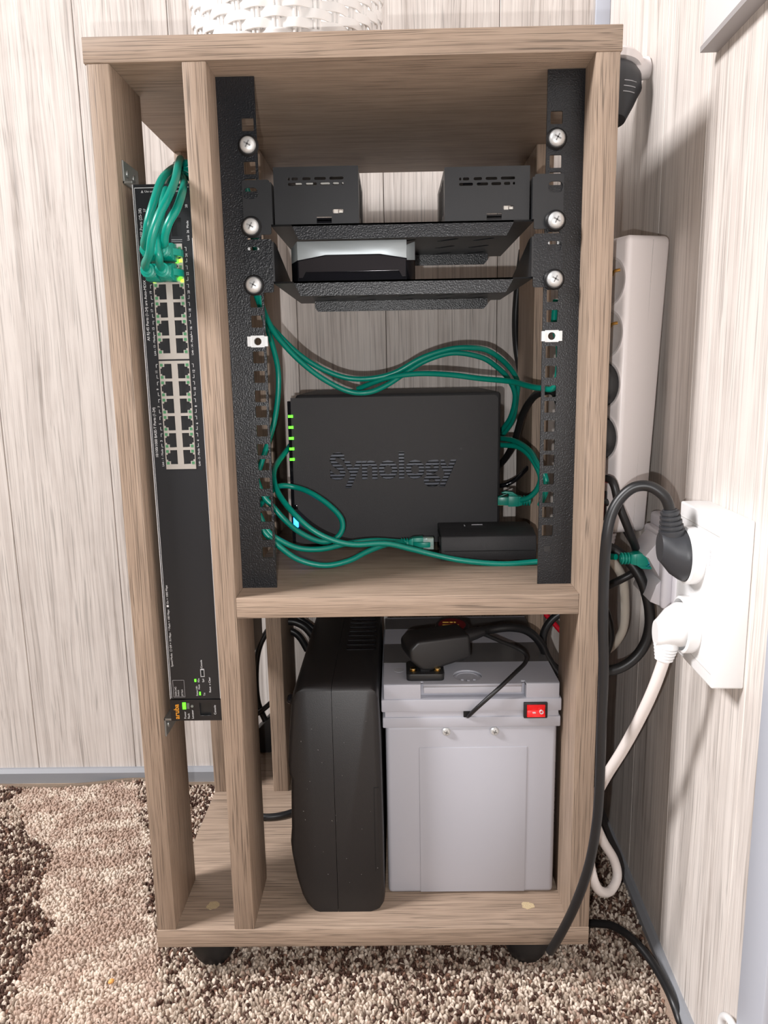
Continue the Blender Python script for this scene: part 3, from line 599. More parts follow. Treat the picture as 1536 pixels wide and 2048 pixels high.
patch('short teal cable arching from the storage box over to the right rail', [(0.3287,0.2100,0.4415),(0.3353,0.2000,0.4418),(0.3464,0.1700,0.4417),(0.3560,0.1400,0.4350),(0.3598,0.1200,0.4255),(0.3637,0.1000,0.4161),(0.3650,0.1000,0.4019),(0.3616,0.1100,0.3858)], r=.0027)

# ------------------------------------------------------------------ network switch standing on end
sw = thing('network_switch', 'black 24-port network switch mounted upright in the left bay', 'network switch', (0.0464, 0.12, 0.2167))
SX0, SX1, SZ0, SZ1 = 0.0245, 0.0686, 0.2170, 0.6588
q = MB(); q.box(SX0 + .0004, SX1 - .0004, YP + .0018, 0.225, SZ0 + .0003, SZ1 - .0003); q.build('chassis', blk_sm, sw)
ZB = 0.2368
BX0, BX1 = 0.0357, 0.0602
loops = [rect(SX0 + .001, SX1, ZB, SZ1), rect(BX0, BX1, 0.5268, 0.6148), rect(BX0, BX1, 0.4383, 0.5255)]
sfpx = ((0.0375, 0.0455), (0.0530, 0.0605))
for a, b_ in sfpx:
    loops.append(rect(a, b_, 0.6205, 0.6340)); loops.append(rect(a, b_, 0.6365, 0.6500))
plate('front_panel', loops, .0016, front(YP), plain('panel_black', (0.016, 0.017, 0.020), 0.38), sw)
q = MB(); q.box(SX0, SX0 + .0004, YP - .0001, YP + .002, ZB, SZ1); q.box(SX1 - .0003, SX1, YP - .0001, YP + .002, ZB, SZ1 - .04); q.box(SX0 + .0014, SX1 - .0006, YP - .0001, YP + .001, SZ1 - .0028, SZ1 - .0024); q.box(SX0 + .0014, SX0 + .0017, YP - .0001, YP + .001, ZB + .001, SZ1 - .0024)
q.build('edge_line', whiteprint, sw)
q = MB(); q.box(BX0 - .002, BX1 + .002, YP + .010, YP + .011, 0.4365, 0.652); q.build('port_backing', blk_hole, sw)
pitchz = 0.01385
def port_rows(ztopc, n): return [ztopc - i * pitchz for i in range(n)]
banks = ((0.5268, 0.6148, port_rows(0.6065, 6)), (0.4383, 0.5255, port_rows(0.5174, 6)))
for (za, zb, rows) in banks:
    lp = [rect(BX0, BX1, za, zb)]
    leds = []
    for z in rows:
        for side in (-1, 1):
            cx = (BX0 + BX1) / 2; xi = cx + side * .0024; xo = cx + side * .0105; xn = cx + side * .01175; xm = cx + side * .0083
            h = .0058
            pts = [(xi, z - h), (xm, z - h), (xm, z - .0034), (xo, z - .0034), (xo, z - .0021), (xn, z - .0021), (xn, z + .0021), (xo, z + .0021), (xo, z + .0034), (xm, z + .0034), (xm, z + h), (xi, z + h)]
            lp.append(pts)
            leds += [(cx + side * .0103, z - .0048), (cx + side * .0103, z + .0048)]
    pb = plate('port_block', lp, .0016, front(YP - .0006), bezel_m, sw)
    q = MB()
    for x, z in leds: q.box(x - .0011, x + .0011, YP - .0009, YP - .0005, z - .0011, z + .0011)
    q.build('link_lights', ledoff, pb)
    q = MB()
    for z in rows:
        cx = (BX0 + BX1) / 2
        for k in range(8):
            q.box(cx + .0028, cx + .0065, YP + .002, YP + .0028, z - .0046 + k * .00125, z - .0041 + k * .00125)
        q.box(cx - .0085, cx - .0045, YP + .003, YP + .0052, z - .003, z + .003)
    q.build('contacts', plain('port_inner', (0.02, 0.02, 0.022), 0.4), pb)
    q = MB(); q.box(BX0 + .0004, BX1 - .0004, YP + .0012, YP + .0098, za + .0003, za + .0006)
    q.build('shield_tab', bezel_m, pb)
for x, z, mt in ((.0370, .5870, ledlime), (.0588, .5870, ledlime), (.0585, .6020, ledlime), (.0560, .6015, ledgreen), (.0575, .5885, ledgreen)):
    q = MB(); q.box(x - .0012, x + .0012, YP - .0014, YP - .0009, z - .0012, z + .0012); q.build('link_light', mt, sw)
q = MB()
for a, b_ in sfpx:
    for za in (0.6205, 0.6365): q.box(a + .0006, b_ - .0006, YP + .0035, YP + .006, za + .0008, za + .0125)
q.build('sfp_cage', plain('sfp_dark', (0.03, 0.03, 0.035), 0.3, 0.4), sw)
q = MB(); q.box(0.0520, 0.0605, YP - .0001, YP + .001, 0.6176, 0.6179); q.box(0.0520, 0.0605, YP - .0001, YP + .001, 0.6163, 0.6165); q.build('port_outline', greyprint, sw)
def swt(s_, x, z, size, mat=whiteprint, **k):
    M = Matrix(((0, -1, 0, x), (0, 0, -1, YP - .0002), (1, 0, 0, z), (0, 0, 0, 1))); return text(s_, size, M, mat, sw, **k)
swt('SFP Ports (25-28)', 0.0293, 0.6200, .0030); swt('27', 0.0330, 0.6385, .0026); swt('25 - Mode', 0.0332, 0.6225, .0024); swt('28', 0.0655, 0.6410, .0026); swt('Link  26  Mode', 0.0655, 0.6170, .0024)
M = Matrix(((1, 0, 0, 0.0338), (0, 0, -1, YP - .0002), (0, 1, 0, 0.6535), (0, 0, 0, 1))); text('Use only supported transceivers', .0022, M, whiteprint, sw)
q = MB(); q.prism([(0.0310, 0.6526), (0.0330, 0.6526), (0.0320, 0.6545)], 'y', YP - .0003, YP); q.build('warning_triangle', greyprint, sw)
swt('All RJ-45 Ports (1-24) are Auto-MDIX', 0.0288, 0.5415, .0030); swt('10/100/1000 BASE-T Ports (1-24)', 0.0288, 0.4480, .0030)
q = MB()
for bi, (za, zb, rows) in enumerate(banks):
    for ri, z in enumerate(rows):
        nl, nr = 23 - 2 * ri - 12 * bi, 24 - 2 * ri - 12 * bi
        last = ri == 5
        for xx, nn, sd in ((0.0332, nl, -1), (0.0632, nr, 1)):
            if last: swt('Link - %d - Mode' % nn, xx, z - .0075, .0023)
            else:
                swt(str(nn), xx, z - (.0011 if nn < 10 else .0017), .0026)
                for s2 in (-1, 1):
                    za_, zb_ = sorted((z + s2 * .0028, z + s2 * .0055)); q.box(xx - .00012, xx + .00012, YP - .0003, YP, za_, zb_)
                    q.box(min(xx, xx - sd * .0013), max(xx, xx - sd * .0013), YP - .0003, YP, z + s2 * .0055 - .00012, z + s2 * .0055 + .00012)
q.build('port_brackets', whiteprint, sw)
swt('Speed Mode:  \u25a1 Off = 10 Mbps   * Flash = 100 Mbps   \u25a0 On = 1000 Mbps', 0.0285, 0.2665, .0024)
q = MB(); bx = (0.0278, 0.0376, 0.2385, 0.2540)
for a in ((bx[0], bx[1], bx[2], bx[2] + .0002), (bx[0], bx[1], bx[3], bx[3] + .0002), (bx[0], bx[0] + .0002, bx[2], bx[3]), (bx[1], bx[1] + .0002, bx[2], bx[3])): q.box(a[0], a[1], YP - .0003, YP, a[2], a[3])
q.build('model_frame', greyprint, sw)
swt('2530-24G', 0.0300, 0.2393, .0022); swt('Switch', 0.0322, 0.2393, .0022); swt('J9776A', 0.0356, 0.2393, .0022)
swt('Status', 0.0485, 0.2395, .0022); swt('LED', 0.0485, 0.2455, .0018); swt('Mode', 0.0506, 0.2455, .0020); swt('FDx', 0.0506, 0.2520, .0022); swt('Spd', 0.0545, 0.2520, .0022); swt('Tst', 0.0548, 0.2395, .0022)
swt('Reset  o Clear', 0.0600, 0.2425, .0024); swt('Console', 0.0538, 0.2650, .0022)
q = MB(); q.box(.0503, .0516, YP - .0004, YP, .2402, .2432); q.box(.0469, .0484, YP - .0004, YP, .2525, .2550); q.build('status_light', ledgreen, sw)
q = MB(); q.prism([(.0525, .2570), (.0560, .2570), (.0560, .2640), (.0548, .2645), (.0536, .2645), (.0525, .2640)], 'y', YP - .0003, YP + .001); q.build('console_socket', greyprint, sw)
q = MB(); q.prism([(.0531, .2578), (.0554, .2578), (.0554, .2632), (.0531, .2632)], 'y', YP - .0005, YP); q.build('console_slot', blk_hole, sw)
# end cap with the name and the console jack
plate('end_panel', [rect(SX0, SX1 + .0012, SZ0, ZB - .0006), rect(.0500, .0600, .2215, .2335)], .0018, front(YP - .0012), plain('end_black', (0.012, 0.012, 0.014), 0.35), sw)
q = MB(); q.box(.0490, .0610, YP + .006, YP + .007, .2205, .2345); 
for k in range(8): q.box(.0515 + 0, .0522, YP + .002, YP + .004, .2225 + k * .0012, .2229 + k * .0012)
q.build('console_jack', plain('jack_dark', (0.02, 0.016, 0.012), 0.4), sw)
YP -= .0012
swt('aruba', 0.0300, 0.2186, .0062, orangeprint, offset=.00012); swt('Power', 0.0371, 0.2188, .0026); swt('Fault', 0.0402, 0.2188, .0026); swt('Locator', 0.0437, 0.2188, .0026); swt('Console', 0.0635, 0.2225, .0026)
q = MB(); q.box(.0353, .0382, YP - .0005, YP, .2278, .2340); q.build('power_light', ledgreen, sw)
q = MB(); q.box(.0390, .0413, YP - .0005, YP, .2282, .2335); q.build('fault_light', plain('grey_lens', (.12, .13, .12), .3), sw)
q = MB(); q.cyl((.0437, YP, .2305), (0, -1, 0), .0012, .0005, 12); q.build('locator_light', plain('grey_lens2', (.2, .22, .2), .3), sw)
YP += .0012
# steel ears that screw it to the side panel
for zc_, s_ in ((0.6680, 1), (0.2105, -1)):
    q = MB(); q.box(T, T + .0014, YP - .001, YP + .034, zc_ - .0085, zc_ + .0085)
    q.box(T, SX0 + .0005, YP - .001, YP + .0005, zc_ - .0085 if s_ > 0 else zc_ + .0065, zc_ - .0065 if s_ > 0 else zc_ + .0085)
    q.lathe([(.0032, 0), (.0030, .0010), (.0012, .0014)], (T + .0014, YP + .022, zc_), (1, 0, 0), 14)
    q.lathe([(.0032, 0), (.0030, .0010), (.0012, .0014)], (T + .0014, YP + .007, zc_), (1, 0, 0), 14)
    q.build('mounting_bracket', darkzinc, sw, bevel=.0003, seg=1)

# ------------------------------------------------------------------ UPS
ups = thing('ups_unit', 'tall scuffed black uninterruptible power supply beside the grey battery box', 'power supply', (0.166, 0.1, T))
YU = 0.0225
prof_l = [(0.1640, 0.2405), (0.1395, 0.2405), (0.1325, 0.2370), (0.1283, 0.2300), (0.1262, 0.2100), (0.1240, 0.1850), (0.1225, 0.1665), (0.1228, 0.1580), (0.1248, 0.1530), (0.1238, 0.1250), (0.1233, 0.1030), (0.1218, 0.0880), (0.1225, 0.0760), (0.1260, 0.0520), (0.1305, 0.0340), (0.1345, 0.0250), (0.1400, 0.0195), (0.1450, T), (0.1640, T)]
prof_r = [(0.1644, 0.2405), (0.1985, 0.2405), (0.2035, 0.2370), (0.2055, 0.2300), (0.2070, 0.1800), (0.2078, 0.0900), (0.2078, 0.0320), (0.2070, 0.0240), (0.2040, 0.0200), (0.1980, T), (0.1644, T)]
def ups_half(prof, nm):
    q = MB(); n_ = len(prof); cx_, cz_ = 0.165, 0.13
    def ringp(sc, y): return [(cx_ + (x - cx_) * (sc if abs(x - .1642) > .001 else 1), y, cz_ + (z - cz_) * (1 - (1 - sc) * .35) if z > T + 0.004 else z) for x, z in prof]
    rings = [ringp(0.90, YU), ringp(0.975, YU + .0022), ringp(1.0, YU + .006), ringp(1.0, 0.25)]
    vs = [p for r_ in rings for p in r_]; fs = [tuple(range(n_))] + [(k * n_ + i, (k + 1) * n_ + i, (k + 1) * n_ + (i + 1) % n_, k * n_ + (i + 1) % n_) for k in range(3) for i in range(n_)] + [tuple(range(4 * n_ - 1, 3 * n_ - 1, -1))]
    q.add(vs, fs); return q.build(nm, blk_ups, ups, ang=40)
ups_half(prof_l, 'left_shell'); ups_half(prof_r, 'right_shell')
for k in range(9):
    y = 0.115 + k * 0.0135; q = MB(); q.box(0.172, 0.2015, y, y + .0055, 0.2402, 0.2412); q.build('vent_rib', blk_gl, ups, bevel=.0003, seg=1)
q = MB(); q.box(0.2000, 0.2004, YU - .0003, YU + .001, 0.060, 0.1445); q.box(0.2000, 0.2045, YU - .0003, YU + .001, 0.1441, 0.1446); q.build('cover_seam', blk_hole, ups)
q = MB(); q.lathe([(.0045, 0), (.0045, .002), (.003, .0034)], (0.1268, 0.034, 0.2255), (-1, 0.1, 0.2), 16); q.build('side_button', blk_gl, ups)
random.seed(9); q = MB()
for _ in range(24):
    x = random.uniform(.134, .202); z = random.uniform(.04, .232); s_ = random.uniform(.00015, .00035); M = Matrix.Translation((x, YU - .0001, z)) @ Matrix.Rotation(random.uniform(0, 3), 4, 'Y')
    q.box(-s_ * random.uniform(.8, 3), s_, -.0001, .0003, -s_ * .5, s_ * .5, M)
so = q.build('scuff_marks', plain('scuff_grey', (.22, .21, .2), .7), ups, smooth=False, kind='stuff')

# ------------------------------------------------------------------ grey battery box
bat = thing('battery_box', 'light grey battery box with a red rocker switch on the bottom board', 'battery', (0.29, 0.12, T))
BY = 0.046
q = MB(); q.box(0.2110, 0.3695, BY + .001, 0.235, T, 0.1915); q.build('body', greyp, bat, bevel=.004, seg=3)
q = MB(); q.box(0.2420, 0.3420, BY + .0002, BY + .004, T + .002, 0.1700); q.build('front_panel', greyp, bat, bevel=.0006)
q = MB(); q.box(0.2085, 0.3720, BY - .001, 0.2375, 0.1905, 0.2008); q.build('body_rim', greyp, bat, bevel=.0012)
q = MB(); q.box(0.2110, 0.3700, BY + .0005, 0.235, 0.2000, 0.2070); q.build('lid_base', greyp, bat)
q = MB()
# lid flange with wire notch
q.box(0.2075, 0.3725, BY - .0015, 0.2380, 0.2062, 0.2185); q.build('lid_rim', greyp, bat, bevel=.0014)
q = MB(); q.box(0.2100, 0.2440, BY, 0.236, 0.218, 0.2325); q.box(0.3400, 0.3705, BY, 0.236, 0.218, 0.2325); q.box(0.2440, 0.3400, BY + .009, 0.236, 0.218, 0.2300); q.build('lid_body', greyp, bat, bevel=.0008)
lid = [rrect(0.2100, 0.3705, BY, 0.236, .003, 3), circ(0.2884, 0.0655, 0.0135, 28)]
lidm = [(0.2100, BY + .001), (0.2440, BY + .001), (0.2440, BY + .0075), (0.2465, BY + .0075), (0.2465, BY - .0002), (0.3360, BY - .0002), (0.3360, BY + .0075), (0.3400, BY + .0075), (0.3400, BY + .001), (0.3705, BY + .001), (0.3705, 0.236), (0.2100, 0.236)]
plate('lid_top', [lidm, circ(0.2884, 0.0655, 0.0135, 28)], .0028, flatZ(0.2327), greyp, bat)
q = MB(); q.box(0.2465, 0.3360, BY - .0002, BY + .0075, 0.2238, 0.2299); q.build('carry_lip', greyp, bat, bevel=.0008)
q = MB(); q.lathe([(.0130, 0), (.0110, 0.0006), (.0100, -.0004)], (0.2884, 0.0655, 0.2306), (0, 0, 1), 28)
for a in (-2.3, -1.57, -.84): q.box(-.0012, .0012, -.0014, .0014, 0, .0014, Matrix.Translation((0.2884 + .0085 * math.cos(a), 0.0655 + .0085 * math.sin(a), 0.2308)))
q.build('vent_cap', greyp, bat)
q = MB(); q.cyl((0.2245, 0.0800, 0.2326), (0, 0, 1), .0050, .0003, 20); q.build('mould_mark', plain('grey_abs_gloss', (0.50, 0.50, 0.535), 0.2), bat)
q = MB(); q.box(0.2830, 0.2895, BY - .0018, BY + .002, 0.2010, 0.2068); q.build('wire_notch', blk_hole, bat)
for a, b_ in ((0.098, 0.150), (0.196, 0.232)):
    q = MB(); q.box(0.2092, 0.3712, a, b_, 0.2328, 0.2331); q.box(0.2090, 0.2093, a, b_, 0.21, 0.2331); q.build('tape_strip', tape, bat)
q = MB(); q.box(0.3376, 0.3592, BY - .0042, BY, 0.2003, 0.2153); q.build('switch_bezel', blk_pl, bat, bevel=.0006)
rk = MB(); rk.prism([(BY - .0040, 0.2018), (BY - .0075, 0.2030), (BY - .0048, 0.2085), (BY - .0068, 0.2138), (BY - .0040, 0.2138)], 'x', 0.3402, 0.3566); rk.build('rocker_switch', redpl, bat, bevel=.0004)
q = MB(); q.box(0.3450, 0.3478, BY - .0076, BY - .0055, 0.2068, 0.2073); q.lathe([(.0013, 0), (.0018, 0), (.0018, .0022), (.0013, .0022)], (0.3530, BY - .0054, 0.2077), (0, -1, 0), 18, ring=True); q.build('switch_marks', whiteprint, bat)
for x in (0.2672, 0.3117):
    q = MB(); q.lathe([(.0040, 0), (.0040, .0008), (.0030, .0020), (.0003, .0026)], (x, BY - .0000, (0.2660,0.0460,0.1863)[2]), (0, -1, 0), 20); so = q.build('screw', steel, bat)
    q = MB()
    for a in (0.3, 0.3 + PI / 2): q.box(-.0020, .0020, -.0004, .0008, -.0004, .0004, Matrix.Translation((x, BY - .0024, (0.2660,0.0460,0.1863)[2])) @ Matrix.Rotation(a, 4, 'Y'))
    q.build('cross_slot', bpy.data.materials['slot_steel'], so)
# socket block and the plug-in adapter on the lid
sk = thing('lid_socket', 'small black socket block with two brass screws on the battery lid', 'socket', (0.250, 0.065, 0.2327))
q = MB(); q.prism(rrect(0.2312, 0.2660, 0.0530, 0.0860, .004, 4), 'z', 0.2329, 0.2395); q.build('base', blk_pl, sk, bevel=.0006)
for x in (0.2375, 0.2598):
    q = MB(); q.lathe([(.0030, 0), (.0034, .0010), (.0022, .0018), (.0030, .0024), (.0030, .0034), (.0010, .0040)], (x, 0.0610, 0.2393), (0, 0, 1), 16); q.build('screw', brass, sk)
q = MB(); q.box(0.2440, 0.2535, 0.0600, 0.0820, 0.239, 0.2475); q.build('outlet', blk_pl, sk, bevel=.001)
ad = thing('plug_adapter', 'rounded black plug-in adapter perched on the battery lid', 'adapter', (0.262, 0.085, 0.2475))
Ma = Matrix.Translation((0.2600, 0.0770, 0.2590)) @ Matrix.Rotation(math.radians(14), 4, 'Z') @ Matrix.Rotation(math.radians(-4), 4, 'Y')
q = MB(); q.prism([(-.030, -.005), (-.020, -.0165), (-.012, -.0185), (.0290, -.0125), (.0290, .0105), (-.022, .0125), (-.030, .006)], 'y', -.016, .020, Ma); q.build('housing', blk_pl, ad, bevel=.0032, seg=4)
q = MB(); q.lathe([(.0065, 0), (.0058, .012), (.0045, .020)], (0.287, 0.085, 0.2640), (0.93, 0.3, 0.14), 14); q.build('cable_sleeve', blk_rub, ad)
dk_ = thing('round_key_dial', 'black dial with a red printed disc behind the plug adapter', 'dial', (0.277, 0.115, 0.2332))
q = MB(); q.lathe([(.0150, 0), (.0175, .006), (.0172, .030), (.0160, .0335)], (0.2775, 0.114, 0.2336), (0.0, -.10, 1), 30); q.build('body', blk_pl, dk_)
q = MB(); q.lathe([(.0135, .0334), (.0135, .0340)], (0.2775, 0.114, 0.2336), (0.0, -.10, 1), 30); q.build('red_disc', redlabel, dk_)
q = MB()
for k, (a, b_) in enumerate(((-.009, -.003), (-.002, .001), (.002, .004))): q.box(0.2775 + a, 0.2775 + b_, 0.1145, 0.1165, 0.2676, 0.2682)
q.box(0.268, 0.284, 0.1085, 0.1100, 0.2670, 0.2676); q.build('disc_print', yellowprint, dk_)

def cord(label, pts, r, mat, name='power_cable', group=None, smooth=6, cat='cable'):
    q = MB(); q.tube(pts, r, 14, smooth); return tag(q.build(name, mat), label, cat, group)
cord('thin black lead bent over the battery lid into its front notch', [(0.2952,0.1100,0.2584),(0.3063,0.1000,0.2608),(0.3220,0.0900,0.2571),(0.3372,0.0800,0.2536),(0.3443,0.0740,0.2488),(0.3421,0.0660,0.2441),(0.3306,0.0520,0.2402),(0.3177,0.0410,0.2335),(0.3084,0.0380,0.2263),(0.2949,0.0380,0.2134),(0.2877,0.0430,0.2033),(0.2866,0.0500,0.1995)], .0019, blk_rub, 'thin_cable')
cord('thick black cord from the adapter curving behind the right panel', [(0.3010, 0.0900, 0.2675)] + [(0.3112,0.1000,0.2648),(0.3338,0.1050,0.2653),(0.3518,0.1100,0.2597),(0.3654,0.1150,0.2457),(0.3742,0.1200,0.2278),(0.3847,0.1200,0.2117),(0.4027,0.1200,0.1980),(0.4296,0.1250,0.1890)], .0042, blk_rub)
cord('black cord loop seen between the battery and the right panel', [(0.4025,0.1500,0.2703),(0.3848,0.1500,0.2581),(0.3763,0.1500,0.2435),(0.3761,0.1500,0.2270),(0.3822,0.1500,0.2120),(0.3966,0.1500,0.1990),(0.4153,0.1500,0.1893)], .0040, blk_rub)
cord('red cord slanting behind the right of the lower bay', [(0.3901,0.2500,0.2383),(0.4033,0.2500,0.2240),(0.4184,0.2500,0.2065),(0.4396,0.2500,0.1851),(0.4550,0.2500,0.1661)], .0030, redcable)

# cables behind the cabinet
cord('thick black cord hanging down the rear wall right of the rack shelves', [(0.3800,0.3450,0.6533),(0.3753,0.3450,0.6130),(0.3729,0.3450,0.5721),(0.3744,0.3400,0.5363),(0.3817,0.3400,0.5002),(0.3924,0.3450,0.4632)], .0045, blk_rub)
cord('black cord arching from the right rail down behind the storage box', [(0.3729,0.0900,0.4831),(0.3703,0.1000,0.4927),(0.3660,0.1200,0.4927),(0.3585,0.1400,0.4865),(0.3536,0.1700,0.4680),(0.3512,0.2000,0.4399),(0.3463,0.2300,0.4179),(0.3395,0.2600,0.4014)], .0036, blk_rub)
cord('thin glossy black lead at the right edge of the storage box', [(0.3359,0.2400,0.3848),(0.3471,0.2400,0.3857),(0.3593,0.2400,0.3923),(0.3738,0.2500,0.4038)], .0026, blk_gl, 'thin_cable')
cord('black cord curved low behind the left bay, upper arc', [(0.0841,0.3400,0.2068),(0.0605,0.3400,0.1900),(0.0438,0.3350,0.1646),(0.0368,0.3350,0.1301),(0.0368,0.3350,0.0879),(0.0454,0.3350,0.0593),(0.0545,0.3350,0.0377)], .0040, blk_rub)
cord('black cord crossing behind the divider to the connector', [(0.0266,0.3300,0.0648),(0.0437,0.3300,0.0760),(0.0609,0.3300,0.0913),(0.0808,0.3350,0.1085)], .0034, blk_rub)
q = MB(); q.prism([(0.0351,0.3300,0.0490)[::2], (0.0546,0.3300,0.0688)[::2], (0.0539,0.3300,0.0078)[::2], (0.0420,0.3300,-0.0016)[::2], (0.0343,0.3300,0.0044)[::2]], 'y', .325, .345); tag(q.build('cable_connector', blk_pl, bevel=.002), 'black cable connector hanging behind the divider', 'connector')
cord('black cord bundle strand over the power supply, upper', [(0.0778,0.3000,0.2265),(0.0961,0.3000,0.2152),(0.1144,0.3000,0.2019),(0.1265,0.3000,0.1899)], .0040, blk_rub, group='cords behind the power supply')
cord('black cord arching behind the power supply, middle strand', [(0.0785,0.2900,0.2104),(0.0941,0.2900,0.2115),(0.1093,0.2900,0.2041),(0.1224,0.2900,0.1870)], .0048, blk_rub, group='cords behind the power supply')
cord('black cord arching behind the power supply, lowest strand', [(0.0723,0.3100,0.1923),(0.0888,0.3100,0.1921),(0.0999,0.3100,0.1833),(0.1088,0.3100,0.1664)], .0044, blk_rub, group='cords behind the power supply')
cord('black cord lying on the bottom board left of the power supply', [(0.0561,0.1743,0.0220),(0.0710,0.1702,0.0220),(0.0855,0.1719,0.0220),(0.0983,0.1776,0.0220),(0.1196,0.1913,0.0220)], .0038, blk_rub)

# ------------------------------------------------------------------ things on the right wall
def WL(n, y, z): return WM @ Vector((-n, y, z))              # n out of the wall, y along it (0 at y=.17), z up
# white double socket
ob = thing('double_socket', 'white surface-mounted double wall socket with two plugs', 'socket', WL(0, -0.225, 0.35))
q = MB(); q.box(-.0225, 0, -0.272, -0.190, 0.2905, 0.4110, WM); q.build('housing', whitep2, ob, bevel=.0015, seg=3)
q = MB(); q.box(-.0229, -.0222, -0.270, -0.192, 0.3995, 0.4000, WM); q.box(-.0229, -.0222, -0.270, -0.192, 0.3005, 0.3010, WM); q.build('cover_seam', plain('soft_seam', (.6, .58, .56), .6), ob)
for z in (0.377, 0.3235):
    q = MB(); q.lathe([(.0195, 0), (.0215, .004), (.0215, .0105), (.0200, .0115), (.0195, .0115), (.0190, .0020), (.001, .0020)], WL(.0205, -0.229, z), WM.to_3x3() @ Vector((-1, 0, 0)), 36); q.build('socket_collar', whitep2, ob)
M = WM @ Matrix(((0, 0, -1, -.0233), (-1, 0, 0, -0.252), (0, 1, 0, 0.378), (0, 0, 0, 1)))
M = WM @ Matrix(((0, 0, -1, -.0233), (0, 1, 0, -0.2570), (1, 0, 0, 0.376), (0, 0, 0, 1)))
text('ONKA', .0040, M, greyprint, ob)
ax = WM.to_3x3() @ Vector((-1, 0, 0))
def schuko(label, n0, y, z, zdir, mat, cable, r, rib=5, dep=.021, kk=1.0):
    t_ = thing('power_plug', label, 'plug', WL(n0, y, z)); q = MB()
    # stepped disc body
    def ringz(n_, ry, rz, oz): return [WM @ Vector((-(n0 + n_), y + kk * ry * math.cos(a), z + oz * zdir + kk * rz * math.sin(a) )) for a in [2 * PI * k / 28 for k in range(28)]]
    rings = [ringz(0, .0188, .0188, 0), ringz(.005, .0192, .0192, 0), ringz(.007, .0180, .0182, 0), ringz(.013, .0150, .0160, .0020), ringz(dep - .002, .0105, .0125, .0060), ringz(dep, .0090, .0110, .0066)]
    nn = 28; vs = [p for r_ in rings for p in r_]
    fs = [tuple(range(nn)), tuple(range(len(vs) - 1, len(vs) - nn - 1, -1))] + [(k * nn + i, (k + 1) * nn + i, (k + 1) * nn + (i + 1) % nn, k * nn + (i + 1) % nn) for k in range(len(rings) - 1) for i in range(nn)]
    q.add(vs, fs); q.build('plug_body', mat, t_)
    c0 = WL(n0 + dep * .56, y, z + .012 * zdir); dirv = (Vector(cable[1]) - Vector(cable[0])) if len(cable) > 1 else Vector((0, 0, zdir))
    c1 = Vector(cable[0]); d = (c1 - c0); Ld = d.length; d.normalize(); q = MB(); pr_ = [(.0085, 0)]
    for k in range(rib):
        a = .25 + .75 * k / rib; rr_ = .0092 - .0030 * k / rib; pr_ += [(rr_, Ld * a), (rr_, Ld * (a + .75 / rib * .55)), (rr_ - .0016, Ld * (a + .75 / rib * .6)), (rr_ - .0016, Ld * (a + .75 / rib * .95))]
    q.lathe(pr_, c0, d, 18); q.build('strain_relief', mat, t_)
    q = MB(); q.tube([c0 + d * Ld * .6] + [Vector(p) for p in cable], r, 14, 7); q.build('cord', blk_rub if mat is grph else whitec, t_)
    return t_
grph = plain('graphite_plastic', (0.035, 0.037, 0.042), 0.45)
schuko('black plug in the top of the double wall socket, cord looping over', .0285, -0.229, 0.377, 1, grph,
  [(0.4234,-0.0580,0.4119),(0.4189,-0.0580,0.4216),(0.4094,-0.0550,0.4283),(0.3987,-0.0520,0.4273),(0.3894,-0.0500,0.4185),(0.3833,-0.0500,0.4058),(0.3806,-0.0500,0.3875),(0.3811,-0.0450,0.3591),(0.3827,-0.0420,0.3182),(0.3851,-0.0400,0.2762),(0.3856,-0.0380,0.2329),(0.3865,-0.0360,0.1882),(0.3860,-0.0340,0.1465),(0.3819,-0.0300,0.1022),(0.3733,-0.0220,0.0580),(0.3635,-0.0120,0.0202),(0.3568,-0.0040,-0.0033)], .0040)
schuko('white plug in the bottom of the double wall socket, cord hanging', .0285, -0.229, 0.3235, -1, whitep2,
  [(0.4249,-0.0580,0.2946),(0.4209,-0.0500,0.2676),(0.4163,-0.0350,0.2354),(0.4106,-0.0150,0.1987),(0.4036,0.0050,0.1631),(0.4012,0.0250,0.1309),(0.4053,0.0400,0.0987),(0.4160,0.0500,0.0711),(0.4293,0.0550,0.0462),(0.4314,0.0500,0.0309),(0.4212,0.0400,0.0235),(0.4077,0.0300,0.0339),(0.4005,0.0300,0.0538),(0.4033,0.0500,0.0659),(0.4122,0.0900,0.0609)], .0045, kk=.88)
# network wall socket
nw = thing('network_socket', 'pale grey network wall socket holding a blue-tipped plug', 'socket', WL(0, -0.12, 0.35))
q = MB(); q.box(-.012, 0, -0.160, -0.078, 0.2990, 0.3830, WM); q.build('frame', netw, nw, bevel=.004, seg=3)
q = MB(); q.box(-.020, -.011, -0.150, -0.088, 0.3090, 0.3730, WM); q.build('cover_plate', netw, nw, bevel=.003, seg=3)
q = MB(); q.prism([(-.020, .335), (-.030, .352), (-.033, .3535), (-.020, .3700)], 'y', -0.140, -0.098, WM); q.build('port_hood', netw, nw, bevel=.001)
q = MB(); q.prism([(-.020, .3110), (-.029, .3150), (-.024, .3300), (-.020, .3340)], 'y', -0.146, -0.092, WM); q.build('lower_lip', netw, nw, bevel=.001)
